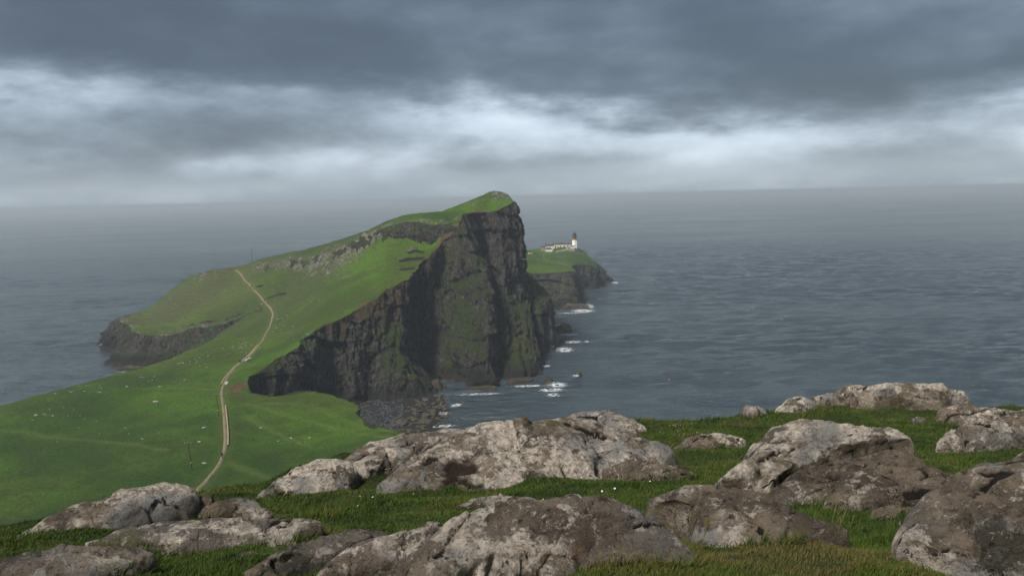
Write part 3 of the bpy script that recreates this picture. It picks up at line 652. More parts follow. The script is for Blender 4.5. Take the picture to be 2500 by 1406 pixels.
rocka = np.maximum(0.95*(1-ss(pdist(TV, crg), 2, 9)), blobs(T0, ROCKY))
rocka = np.maximum(rocka, 0.7*(1-ss(pdist(TV, top_left), 2, 14)))
TZ = TZ+rocka*(1.7*(ridged(TV[:, 0]/7, TV[:, 1]/7, 0, 63, 3)-0.6)+0.9*fbm(TV[:, 0]/2.6, TV[:, 1]/2.6, 0, 65, 2))
TZ = TZ+0.22*fbm(TV[:, 0]/3.2, TV[:, 1]/3.2, 0, 69, 2)*ss(TV[:, 1], 120, 200)
SCARS = [[Pd(655, 738, 534), Pd(675, 739, 534), Pd(690, 740, 533), Pd(700, 745, 530)], [Pd(1000, 607, 476), Pd(1015, 604, 478), Pd(1032, 610, 477)], [Pd(978, 631, 470), Pd(1000, 627, 471), Pd(1025, 626, 471), Pd(1035, 634, 470)], [Pd(555, 786, 516), Pd(575, 781, 518), Pd(592, 774, 520)], [Pd(628, 694, 560), Pd(640, 702, 556)], [Pd(980, 655, 460), Pd(1010, 648, 462)], [Pd(470, 800, 520), Pd(500, 794, 520), Pd(530, 790, 520)], [Pd(625, 908, 352), Pd(660, 885, 360), Pd(690, 866, 368)]]
scar = np.zeros(len(TV))
for q_ in SCARS: scar = np.maximum(scar, np.exp(-(pdist(TV, q_)/1.7)**2))
TZ = TZ-1.5*scar
om = outv[um]; TV[om] = newxy; TZ[om] = zs-0.05
a4 = idx.reshape(GX.shape)
F4 = np.stack([a4[:-1, :-1][cell], a4[1:, :-1][cell], a4[1:, 1:][cell], a4[:-1, 1:][cell]], 1)
ZG = np.full(XY.shape[0], np.nan); ZG[um] = TZ; ZG = ZG.reshape(GX.shape)
def ground(x, y):                  # height of the finished headland mesh
    fx, fy = (x-xs[0])/STEP, (y-ys[0])/STEP; i, j = int(fx), int(fy); u, v = fx-i, fy-j
    q = ZG[i:i+2, j:j+2]
    if np.isnan(q).any(): return float(terr0([[x, y]])[0])
    return float(q[0, 0]*(1-u)*(1-v)+q[1, 0]*u*(1-v)+q[0, 1]*(1-u)*v+q[1, 1]*u*v)
def onland(px, py, dmin=120, near=False):      # where a sight line meets the headland (near: or passes closest over it)
    r = ray(px, py); d = dmin; best = (1e9, None)
    while d < 1100:
        p = CAM+r*(d/r[1]); h = ground(p[0], p[1])
        if p[2] <= h: return np.array([p[0], p[1], h])
        if (p[2]-h)/d < best[0]: best = ((p[2]-h)/d, np.array([p[0], p[1], h]))
        d += 0.5
    return best[1] if near else None
def pdist(X, pts):                 # distance to a polyline, plan
    best = np.full(len(X), 1e9)
    for a, b in zip(pts[:-1], pts[1:]):
        a, b = np.asarray(a)[:2], np.asarray(b)[:2]; ab = b-a
        t = np.clip(((X-a)@ab)/(ab@ab+1e-9), 0, 1); best = np.minimum(best, np.linalg.norm(X-a-t[:, None]*ab, axis=1))
    return best
PATHPX = [(440, 1236), (465, 1214), (500, 1180), (524, 1150), (541, 1124), (549, 1100), (551, 1070), (549, 1030), (545, 990), (541, 960), (545, 942), (556, 920), (572, 900), (592, 884), (612, 868), (630, 848), (644, 826), (655, 805), (663, 785), (668, 768), (662, 752), (648, 738), (634, 722), (620, 708), (606, 692), (594, 677), (584, 666), (576, 659)]
pp = [onland(*q) for q in PATHPX]; pp = np.array([q for q in pp if q is not None])
path = resamp(pp, 420); k = np.ones(9)/9
for i in range(2): path[:, i] = np.convolve(np.pad(path[:, i], 4, mode='edge'), k, 'valid')
TRAILS = [[(600, 985), (680, 1010), (760, 1030), (840, 1050), (900, 1062), (960, 1070)], [(650, 985), (720, 985), (790, 1000), (850, 1030), (900, 1048), (960, 1052)], [(600, 1015), (640, 1040), (700, 1070), (760, 1090)], [(0, 1050), (150, 1070), (330, 1085), (400, 1100)], [(560, 1130), (610, 1150), (660, 1170)], [(330, 950), (430, 948), (520, 952)]]
dp = pdist(TV, path)
tr = np.zeros(len(TV))
for t_ in TRAILS:
    q = [onland(*a) for a in t_]; q = [a for a in q if a is not None]
    if len(q) > 1: tr = np.maximum(tr, (1-ss(pdist(TV, q), 0.4, 2.0)))
tr *= 0.75
tr = np.maximum(tr, 0.4*(1-ss(dp, 1.0, 3.5)))
TV3 = np.c_[TV, TZ]
soil = blobs(TV3, [(Pz(580, 945, 23), 6, 1), (Pz(572, 962, 23), 5, .9), (Pd(690, 740, 535), 5, .8)])
soil = np.maximum(soil, 0.75*(1-ss(pdist(TV, top_main[:int(len(top_main)*0.55)]), 0.5, 7))*ss(TV[:, 1], 395, 425)*ss(fbm(TV[:, 0]/14, TV[:, 1]/14, 0, 64, 2), -.25, .2))
dry = blobs(TV3, [(Pd(450, 750, 580), 75, 1), (Pd(540, 690, 590), 45, .7), (Pd(760, 690, 520), 60, .6), (Pd(330, 785, 580), 40, 1)])
soil = np.maximum(soil, 0.6*scar)
obj('headland', mesh_np('headland', TV3, F4, M_TURF, dict(soil=soil, dry=dry, rock=rocka, trail=tr, scar=scar)), kind='structure', label='green turf headland of low shelf, hill and lighthouse ground')

# crag band under the crest of the hill
def crag_loft():
    B0 = resamp(np.array([Pd(b[0], b[1], d1) for b, t_, d1, d2 in CRAG]), 40); T0_ = resamp(np.array([Pd(t_[0], t_[1], d2) for b, t_, d1, d2 in CRAG]), 40); st = []
    for i in range(40):
        f = i/39; o = np.array([0.25, -1, 0]); e = 0.9*math.sin(f*math.pi)**0.5+1.6*float(fbm(f*9, 0.3, 0, 5, 2))-0.5-0.6*f
        T, B = T0_[i].copy(), B0[i].copy(); T[2] = ground(T[0], T[1])-0.1+0.7*float(fbm(f*22, 1.3, 0, 6, 2)); B = B+o*e; B[2] = ground(B[0], B[1])-1.2
        e += 2.2*(1-f)+0.3; st.append([T+o*(e*.5), (T*0.6+B*0.4)+o*(0.6+e), B])
    G, _ = loft(st, 0.7, 26, 51, 0.42, cap=3.0, sink=0.0)
    G[:, -1] = G[:, -2]+np.array([0, 0.5, -2.0])
    return G
cliff_mesh('crag_band', crag_loft(), veg=[(Pd(700, 650, 565), 45, .35), (Pd(850, 610, 520), 30, .2)], pale=[(Pd(900, 595, 495), 90, 0.5), (Pd(1050, 575, 490), 40, 0.6)])
# dark hollow in the lighthouse terrace
hol = [[Pd(1343, 634, 832), Pd(1346, 646, 826), Pd(1350, 658, 812)], [Pd(1362, 633, 836), Pd(1366, 648, 828), Pd(1370, 660, 812)], [Pd(1380, 641, 838), Pd(1386, 652, 830), Pd(1394, 660, 812)]]
Gh, _ = loft(hol, 0.9, 20, 57, 0.5, cap=2.0, sink=0.0); Gh[:, -1] = Gh[:, -2]+np.array([0, 0.5, -2.0])
cliff_mesh('terrace_crag', Gh)

# ------------------------------------------------------------------ footpath
def ribbon(name, pts, w, mat, lift, wob=0.12, kind='structure', seed=1, cross=5, label=None):
    pts = np.asarray(pts); tn = np.gradient(pts[:, :2], axis=0); tn /= np.linalg.norm(tn, axis=1, keepdims=True)+1e-9
    nn = np.stack([-tn[:, 1], tn[:, 0]], 1); s = np.arange(len(pts)); V = []
    for k in range(cross):
        f = k/(cross-1)*2-1; ww = w*(1+wob*2*fbm(s/9, f*3, 0, seed, 2))
        q = pts[:, :2]+nn*(f*0.5*ww)[:, None] if np.ndim(ww) else pts[:, :2]+nn*(f*0.5*ww)
        z = np.array([ground(a, b) for a, b in q])
        V.append(np.c_[q, z])
    V = np.stack(V, 1); zc_ = V[:, :, 2].max(1)
    zc_ = np.convolve(np.pad(zc_, 3, mode='edge'), np.ones(7)/7, 'valid')
    for k in range(cross): V[:, k, 2] = np.maximum(V[:, k, 2], zc_-0.1)+(lift if 0 < k < cross-1 else -0.4)
    return obj(name, mesh_np(name, V.reshape(-1, 3), gridfaces(len(pts), cross), mat), kind=kind, label=label)
ribbon('footpath', path, 1.6, M_PATH, 0.28, 0.30)
i0, i1 = int(len(path)*0.17), int(len(path)*0.33)

# ------------------------------------------------------------------ sea
def sea():
    def axis(lo, hi, c0, c1, fine, grow):
        a = list(np.arange(c0, c1, fine)); s = fine
        while a[-1] < hi: s *= grow; a.append(a[-1]+s)
        s = fine
        while a[0] > lo: s *= grow; a.insert(0, a[0]-s)
        return np.array(a)
    X = axis(-42000, 42000, -450, 620, 4.8, 1.05); Y = axis(-42000, 45000, 230, 1500, 3.6, 1.035)
    gx, gy = np.meshgrid(X, Y, indexing='ij')
    d = np.hypot(gx, gy); fade = 1-ss(d, 900, 2600)
    a = math.radians(-7); ry = gy*math.cos(a)-gx*math.sin(a); rx = gx*math.cos(a)+gy*math.sin(a)
    h = (1.6*fbm(rx/80, ry/32, 0, 71, 2)+2.5*fbm(rx/30, ry/14, 0, 73, 2)+0.5*fbm(rx/14, ry/8, 0, 75, 1))*fade*0.62
    V = np.stack([gx, gy, h], 2).reshape(-1, 3)
    return obj('sea', mesh_np('sea', V, gridfaces(len(X), len(Y)), M_SEA), kind='structure')
sea()

# ------------------------------------------------------------------ foreground hillside
FG = [(0, 1406, 3.7), (600, 1406, 3.55), (1250, 1406, 3.4), (1900, 1406, 3.35), (2500, 1406, 3.2), (0, 1335, 5.2), (300, 1300, 5.6), (300, 1240, 8.6), (60, 1318, 6.6), (640, 1212, 9.2), (700, 1280, 5.9), (900, 1250, 6.6),
      (860, 1130, 11.0), (1100, 1230, 6.8), (1100, 1080, 12.4), (1500, 1200, 7.2), (1330, 1150, 9), (1540, 1045, 13.5), (1700, 1050, 13), (1800, 1150, 8.4), (1900, 1010, 15), (2200, 1000, 15), (2480, 1020, 14.5),
      (2200, 1100, 9.6), (2450, 1120, 8.6), (2100, 1250, 5.4), (2450, 1250, 5.0), (1700, 1300, 4.9), (1300, 1300, 5.1), (300, 1380, 4.1), (-500, 1420, 4.5), (3000, 1100, 8), (3000, 1400, 3.2), (-500, 1380, 7)]
FP = np.array([Pd(*a) for a in FG]); FP = np.r_[FP, [(0, -2, 98.7), (-8, 0, 98.2), (8, 0, 99.2), (0, 1.5, 98.5)]]
fgw = tps_fit(FP[:, :2], FP[:, 2], 0.02)
LIP = [(-1200, 8.0), (0, 8.0), (300, 9.2), (640, 10.2), (860, 12), (1100, 13.6), (1330, 14.6), (1540, 15.2), (1700, 14.4), (1900, 15.8), (2200, 16.6), (2500, 16.2), (3600, 15)]
lipt = np.array([(Pd(a, 1100, 10)[0]/10.0, b) for a, b in LIP])
def fgz(x, y, rough=True):
    x, y = np.asarray(x, float), np.asarray(y, float)
    tt = x/np.maximum(y, 0.8); L = np.interp(tt, lipt[:, 0], lipt[:, 1]); k = np.maximum(y, 0.0)/L
    yy = np.where(k > 1, L, y); xx = np.where(k > 1, x/np.maximum(k, 1), x)
    z = tps_eval(FP[:, :2], fgw, np.stack([xx.ravel(), yy.ravel()], 1)).reshape(x.shape)
    ov = np.maximum(y-L, 0); z = z-1.5*ov-0.25*np.minimum(ov, 2)**2
    if rough: z = z+0.10*fbm(x/0.8, y/0.8, 0, 81, 3)*ss(y, 0, 3)+0.10*fbm(x/2.6, y/2.6, 0, 83, 2)
    return z
fx = np.r_[np.arange(-60, -14, 1.5), np.arange(-14, 17, 0.11), np.arange(17, 64, 1.5)]
fy = np.r_[np.arange(-30, 1, 1.0), np.arange(1, 20, 0.11), np.arange(20, 75, 1.2)]
gx, gy = np.meshgrid(fx, fy, indexing='ij'); gz = fgz(gx, gy)
gz = np.maximum(gz, 20)
obj('hillside', mesh_np('hillside', np.stack([gx, gy, gz], 2).reshape(-1, 3), gridfaces(len(fx), len(fy)), M_HILL), kind='structure', label='grassy brow of the hillside in the foreground')
def onhill(px, py):
    r = ray(px, py); d = np.arange(1.5, 26, 0.03); p = CAM[None]+r[None]*(d/r[1])[:, None]
    z = fgz(p[:, 0], p[:, 1], False); i = np.argmax(p[:, 2] <= z)
    return p[i] if (p[:, 2] <= z).any() else None

# boulders: outlines (photo pixels) with the rise of the slab, bulge, label
Z6, Z7, Z8 = ((0, 1000), 2.778), ((850, 980), 2.778), ((1600, 920), 2.778)
def q(z, *p): return zc(z[0], z[1], p)
BOULD = [
 (q(Z6, (100, 885), (200, 830), (520, 680), (780, 610), (1080, 545), (1200, 540), (1260, 570), (1265, 612), (1200, 640), (1100, 672), (900, 745), (700, 815), (500, 880), (300, 908), (110, 910)), 22, .10, 'long pale tapering slab on the left lip of the hillside'),
 (q(Z6, (970, 740), (1100, 690), (1300, 640), (1450, 615), (1700, 620), (1745, 680), (1810, 712), (1750, 745), (1600, 755), (1450, 745), (1250, 735), (1100, 745)), 24, .10, 'flat lichen-spotted slab below the bottom end of the footpath'),
 (q(Z6, (630, 890), (880, 805), (960, 820), (1250, 775), (1500, 758), (1660, 780), (1650, 900), (1450, 955), (1050, 1000), (800, 970)), 24, .10, 'broad brown slab with a cream lichen streak, lower left'),
 (q(Z6, (-60, 1062), (250, 988), (600, 958), (920, 950), (1010, 985), (900, 1050), (700, 1112), (600, 1150), (-60, 1170)), 22, .10, 'low dark brown slab in the bottom left corner'),
 (q(Z6, (1620, 870), (1700, 790), (1800, 750), (1950, 745), (2150, 765), (2150, 800), (2020, 835), (1980, 890), (2010, 925), (1900, 935), (1640, 915)), 28, .12, 'knobbly cracked grey rock right of the cream-streaked slab'),
 (q(Z6, (1535, 1020), (1650, 980), (1850, 985), (1875, 1010), (1750, 1065), (1600, 1075)), 25, .12, 'small flat brown rock half sunk in grass, lower left'),
 (q(Z6, (1690, 1125), (1850, 1010), (2050, 940), (2250, 860), (2420, 830), (2560, 845), (2620, 890), (2400, 935), (2250, 1005), (2100, 1065), (1950, 1135), (1720, 1150)), 26, .12, 'narrow sloping rock with mossy dark patches at bottom edge'),
 (q(Z7, (-180, 1190), (0, 1025), (140, 962), (300, 930), (450, 890), (560, 855), (630, 862), (688, 912), (620, 965), (500, 1010), (350, 1095), (200, 1155), (0, 1195)), 28, .13, 'long rounded grey rock with a pale knob, left of the big front boulder'),
 (q(Z7, (270, 1200), (500, 1040), (690, 912), (830, 820), (1120, 765), (1400, 710), (1600, 690), (1780, 690), (1920, 750), (1985, 812), (1850, 885), (1700, 965), (1540, 1062), (1460, 1200), (900, 1230)), 27, .13, 'biggest front boulder with grey lichen plates and an orange stain'),
 (q(Z7, (1490, 1090), (1740, 920), (1950, 818), (2080, 812), (2190, 900), (2300, 1010), (2352, 1090), (2330, 1200), (1420, 1220)), 29, .13, 'brown boulder split by a crack from the big front boulder'),
 (q(Z7, (315, 540), (460, 450), (650, 340), (770, 250), (820, 215), (950, 195), (1080, 240), (1280, 205), (1550, 198), (1720, 212), (1830, 262), (2080, 302), (2105, 330), (1900, 435), (1700, 505), (1400, 535), (1150, 555), (900, 585), (740, 575), (600, 540), (450, 552)), 19, .07, 'broad pale slab with a dark wet hollow, centre of the brow'),
 (q(Z7, (1230, 200), (1400, 140), (1550, 110), (1850, 101), (1920, 148), (1980, 188), (1880, 208), (1720, 215), (1550, 205), (1300, 215)), 17, .10, 'whitish crusted rock on the brow against the sea'),
 ([(628, 1222), (664, 1187), (716, 1156), (744, 1139), (778, 1130), (826, 1126), (848, 1134), (862, 1150), (840, 1182), (780, 1198), (700, 1208)], 26, .12, 'brown and white humped rock at the left end of the brow'),
 ([(842, 1150), (858, 1122), (875, 1102), (906, 1087), (949, 1076), (1020, 1059), (1080, 1053), (1114, 1058), (1080, 1082), (1000, 1117), (940, 1142), (900, 1168), (858, 1180)], 23, .10, 'long pale rock on the brow just below the cove'),
 (q(Z7, (1910, 505), (1960, 460), (2080, 438), (2200, 458), (2345, 492), (2300, 520), (2180, 535), (2020, 525)), 24, .14, 'small brown rock split in two in the grass hollow'),
 (q(Z7, (750, 715), (850, 668), (1000, 652), (1270, 668), (1275, 702), (1150, 718), (900, 730)), 22, .14, 'low mottled stone poking out of the grass in the centre'),
 (q(Z8, (112, 510), (200, 445), (300, 408), (500, 398), (592, 435), (520, 475), (350, 500), (220, 525)), 22, .12, 'rounded pale rock left of the tall cleft boulder'),
 (q(Z8, (440, 790), (590, 680), (650, 570), (730, 440), (790, 390), (950, 345), (1180, 343), (1430, 350), (1560, 380), (1668, 440), (1450, 495), (1280, 535), (1100, 595), (1030, 645), (900, 695), (800, 780), (640, 810)), 36, .14, 'tall cleft boulder with a whitewashed lichen top'),
 (q(Z8, (785, 860), (900, 720), (1050, 650), (1280, 600), (1450, 560), (1600, 543), (1750, 568), (1805, 620), (1700, 680), (1450, 740), (1290, 800), (1200, 860), (1100, 910), (950, 910)), 35, .15, 'humped brown boulder in front of the tall cleft boulder'),
 (q(Z8, (1180, 900), (1220, 770), (1350, 690), (1600, 640), (1800, 650), (2060, 705), (2070, 770), (1900, 830), (1800, 860), (1500, 905), (1300, 900)), 34, .15, 'wide dark mottled boulder left of the big right boulder'),
 (q(Z8, (1690, 1030), (1760, 900), (1900, 800), (2000, 740), (2200, 660), (2500, 588), (2680, 560), (2760, 900), (2700, 1400), (2250, 1400), (2100, 1260), (1850, 1190), (1710, 1090)), 38, .15, 'big grey pitted boulder filling the right corner'),
 (q(Z8, (10, 845), (120, 808), (400, 778), (550, 798), (680, 820), (800, 870), (950, 930), (1100, 1030), (1245, 1085), (1150, 1125), (950, 1140), (900, 1210), (700, 1200), (500, 1165), (330, 1130), (270, 955), (180, 895), (60, 885)), 30, .12, 'smooth brown rounded boulder right of the big front boulder'),
 (q(Z8, (1075, 170), (1200, 120), (1380, 75), (1650, 68), (1920, 63), (1985, 95), (2060, 110), (2075, 165), (1900, 180), (1600, 190), (1300, 195), (1120, 200)), 14, .05, 'long flat whitish outcrop topping the right of the brow'),
 (q(Z8, (825, 235), (930, 160), (1010, 150), (1075, 187), (1020, 220), (930, 240)), 24, .18, 'small whitish stone at the left foot of the long outcrop'),
 (q(Z8, (1615, 198), (1700, 172), (1900, 165), (2080, 165), (2115, 207), (1950, 222), (1740, 232), (1650, 220)), 20, .12, 'thin grey slab under the right end of the long outcrop'),
 (q(Z8, (1945, 478), (1990, 390), (2100, 355), (2220, 340), (2350, 315), (2520, 308), (2640, 330), (2660, 480), (2300, 470), (2150, 470)), 27, .13, 'wide pale boulder at the right edge below the outcrop'),
 (q(Z8, (1950, 235), (2110, 212), (2300, 240), (2550, 243), (2660, 260), (2640, 325), (2350, 318), (2100, 325), (1980, 278)), 19, .10, 'low grey ledge at the right end of the brow'),
 (q(Z8, (2395, 610), (2440, 545), (2500, 518), (2620, 510), (2640, 620)), 30, .15, 'reddish brown stone behind the big right boulder'),
 (q(Z8, (1735, 288), (1790, 273), (1835, 290), (1800, 308), (1750, 304)), 22, .18, 'tiny grey stone in the grass below the outcrop'),
 (q(Z8, (1490, 910), (1650, 852), (1850, 850), (1960, 845), (1850, 1000), (1500, 990)), 34, .12, 'grey block wedged under the wide dark mottled boulder'),
 (q(Z8, (585, 235), (660, 223), (755, 240), (690, 258), (600, 255)), 20, .15, 'small sunlit stone showing over the grassy brow'),
 (q(Z8, (30, 350), (120, 325), (250, 328), (260, 345), (100, 362)), 20, .14, 'flat yellowish stone among flowers on the brow'),
 (q(Z8, (1645, 995), (1710, 958), (1725, 1000), (1685, 1025)), 32, .2, 'little white quartz-like stone in the grass, right'),
]
FOOT = []
def boulder(outl, rise, bulge, label, seed):
    lich = 1.0 if 'whitish' in label or 'white' in label else (0.75 if 'pale' in label or 'cream' in label else (0.2 if 'dark' in label or 'brown' in label else 0.45))
    O = np.array(outl); bulge = bulge*0.85; O = O.mean(0)+(O-O.mean(0))*np.array([1.10, 1.06])
    base = None
    # foot: mean ground point under the lowest outline points
    low = sorted(range(len(O)), key=lambda i: -O[i, 1])[:3]
    pts = [onhill(*O[i]) for i in low]; pts = [p for p in pts if p is not None]
    if not pts:                    # the foot lies just over the brow
        for i in low:
            lx = Pd(O[i][0], 1000, 10)[0]/10.0; p = Pd(O[i][0], O[i][1], float(np.interp(lx, lipt[:, 0], lipt[:, 1]))*0.985)
            p[2] = min(p[2], fgz(np.array([p[0]]), np.array([p[1]]), False)[0]+0.12); pts.append(p)
    base = np.mean(pts, 0)
    view = np.array([base[0], base[1], 0]); view /= np.linalg.norm(view)
    h = 0.6
    zb = fgz(np.array([base[0]+view[0]*h]), np.array([base[1]+view[1]*h]), False)[0]; slope = math.atan2(zb-base[2], h)
    a = slope+math.radians(rise)
    e2 = view*math.cos(a)+np.array([0, 0, math.sin(a)]); e1 = np.array([view[1], -view[0], 0.0]); nrm = np.cross(e1, e2)
    def hit(px, py):
        r = ray(px, py); t = ((base-CAM)@nrm)/(r@nrm); p = CAM+r*t-base; return np.array([p@e1, p@e2])
    P2 = np.array([hit(*o) for o in O]); area = 0.5*abs(np.sum(P2[:, 0]*np.roll(P2[:, 1], -1)-P2[:, 1]*np.roll(P2[:, 0], -1)))
    c = P2.mean(0)*0.5+0.5*np.array([(P2[:, 0].min()+P2[:, 0].max())/2, (P2[:, 1].min()+P2[:, 1].max())/2])
    size = math.sqrt(area)
    cl_ = np.r_[P2, P2[:1]]; na, nr = 180, 52
    seg = np.r_[0, np.cumsum(np.linalg.norm(np.diff(cl_, axis=0), axis=1))]; tt = np.linspace(0, seg[-1], na, endpoint=False)
    rim = np.stack([np.interp(tt, seg, cl_[:, 0]), np.interp(tt, seg, cl_[:, 1])], 1)
    for _ in range(2): rim = 0.5*rim+0.25*(np.roll(rim, 1, 0)+np.roll(rim, -1, 0))
    rr = np.linspace(0.012, 1, nr)**0.8
    H = bulge*size
    uv = c+(rim-c)[None]*rr[:, None, None]
    ht = (0.03*size+H*(1-rr**6.0)-0.04*H)[:, None]*np.ones((1, na))
    ht += H*0.9*fbm(uv[..., 0]/(size*0.55), uv[..., 1]/(size*0.4), seed*1.7, seed, 4)*(1-0.5*rr[:, None]**2)
    # fracture lines across the rock
    ang = 0.35+0.5*math.sin(seed*2.1); cu = uv[..., 0]*math.sin(ang)-uv[..., 1]*math.cos(ang)
    line = np.abs(perlin(cu/(size*0.33)+0.35*fbm(uv[..., 0]/size*3, uv[..., 1]/size*3, seed, seed+5, 3), uv[..., 0]/(size*1.6), seed*3.3, seed+2))
    # joints: plates with their own level and tilt
    rg = np.random.default_rng(seed); ns = 9; sd_ = np.stack([rg.uniform(uv[..., 0].min(), uv[..., 0].max(), ns), rg.uniform(uv[..., 1].min(), uv[..., 1].max(), ns)], 1)
    wv = uv+0.10*size*np.stack([fbm(uv[..., 0]/size*3.5, uv[..., 1]/size*3.5, seed+.2, seed+51, 4, 0.6), fbm(uv[..., 0]/size*3.5, uv[..., 1]/size*3.5, seed+.7, seed+52, 4, 0.6)], -1)
    dsd = np.sqrt((((wv[..., None, :]-sd_)*np.array([0.75, 1.25]))**2).sum(-1)); od = np.sort(dsd, -1); ci_ = dsd.argmin(-1); gap = od[..., 1]-od[..., 0]
    lv = rg.normal(size=ns)*0.5; tl = rg.normal(size=(ns, 2))*0.10; on = rg.random(ns) < 0.8
    dlt = uv-sd_[ci_]; edgew = ss(gap, 0.0, 0.03*size)
    ht += (lv[ci_]*0.055*size+(dlt*tl[ci_]).sum(-1))*(1-0.6*rr[:, None]**3)*on[ci_]
    joint = (1-ss(gap, 0.004*size, 0.022*size))*on[ci_]*ss(fbm(uv[..., 0]/size*2, uv[..., 1]/size*2, seed+.9, seed+53, 2), -0.22, 0.08)
    ht -= joint*0.05*min(size, 1.2)
    crack = (1-ss(line, 0.006, 0.035))*ss(fbm(uv[..., 0]/size*1.5, uv[..., 1]/size*1.5, seed+.5, seed+8, 2), -0.05, 0.25)
    ht -= crack*0.05*min(size, 1.2)
    # bedding steps
    stp = uv[..., 1]/(size*0.22)+0.8*fbm(uv[..., 0]/size*1.6, uv[..., 1]/size*2, seed, seed+21, 3)
    ht += 0.05*size*(((stp % 1.0)**3)-0.3)*ss(fbm(uv[..., 0]/size*1.2, uv[..., 1]/size*1.2, seed+3, seed+23, 2), -0.1, 0.3)
    V = base+uv[..., 0:1]*e1+uv[..., 1:2]*e2+ht[..., None]*nrm
    V = V+0.045*min(size, 1.3)*(np.stack([fbm(V[..., 0]*3.1, V[..., 1]*3.1, V[..., 2]*3.1, seed+k*3, 4, 0.55) for k in range(3)], 2))
    V = V-nrm*0.0
    skirt = []
    for k, (out, dn) in enumerate(((0.03, .10), (0.05, .28), (0.06, .55), (0.04, 1.0))):
        q_ = V[-1].copy(); dirv = (q_-(base+c[0]*e1+c[1]*e2)); dirv[:, 2] = 0; dirv /= np.linalg.norm(dirv, axis=1, keepdims=True)
        drop = np.maximum(q_[:, 2]-fgz(q_[:, 0], q_[:, 1], False)+0.35, 0.3)
        q_ += dirv*(out*size)+np.array([0, 0, -1.0])*(drop*dn)[:, None]
        q_ += 0.035*size*np.stack([fbm(q_[:, 0]*3, q_[:, 1]*3, q_[:, 2]*3, seed+40+m_, 3) for m_ in range(3)], 1)
        skirt.append(q_)
    V = np.concatenate([V, np.array(skirt)]); n = len(V)
    crk = np.concatenate([np.maximum(crack, joint*0.9), np.zeros((4, na))]).ravel()
    V = V.reshape(-1, 3); a_ = np.arange(n*na).reshape(n, na)
    F = np.stack([a_[:-1].ravel(), np.roll(a_, -1, 1)[:-1].ravel(), np.roll(a_, -1, 1)[1:].ravel(), a_[1:].ravel()], 1)
    Fc = a_[0]
    ctr = V[:na].mean(0); V = np.r_[V, [ctr]]; crk = np.r_[crk, 0]
    tri = np.stack([np.full(na, len(V)-1), np.roll(Fc, -1), Fc, Fc], 1)
    wet = np.zeros(len(V))
    if 'wet hollow' in label:
        wp = [onhill(1120, 1140), onhill(1095, 1165)]
        px_, py_ = project(V)
        wet = np.exp(-(((px_-1120)/50)**2+((py_-1132-0.05*(px_-1120))/20)**2)**1.5)
        wet = np.maximum(wet, np.exp(-(((px_-1098)/24)**2+((py_-1162)/26)**2)**1.5))
        V[:, 2] -= wet*0.10; wet = ss(wet+0.5*fbm(V[:, 0]*4, V[:, 1]*4, 0, 9, 3)*(wet > .05), 0.25, 0.6)
    o0 = base.copy(); Vl = V-o0
    me = mesh_np('boulder', Vl, F, M_ROCK, dict(crack=crk, wet=wet, lich=np.full(len(V), lich)))
    bm = bmesh.new(); bm.from_mesh(me); vs = bm.verts; vs.ensure_lookup_table()
    cv_ = vs[len(V)-1]
    for i in range(na):
        try: f = bm.faces.new((cv_, vs[int(a_[0, i])], vs[int(a_[0, (i+1) % na])])); f.smooth = True
        except ValueError: pass
    bmesh.ops.recalc_face_normals(bm, faces=bm.faces[:]); bm.to_mesh(me); bm.free()
    o = obj('boulder', me, None, label, 'boulder', loc=o0)
    FOOT.append((np.stack([(base+r_[0]*e1+r_[1]*e2)[:2] for r_ in c+(rim-c)*0.95]), V[a_[:nr].ravel()]))
    return o
for i, (ol, ri, bu, lb) in enumerate(BOULD): boulder(ol, ri, bu, lb, 101+i*17)

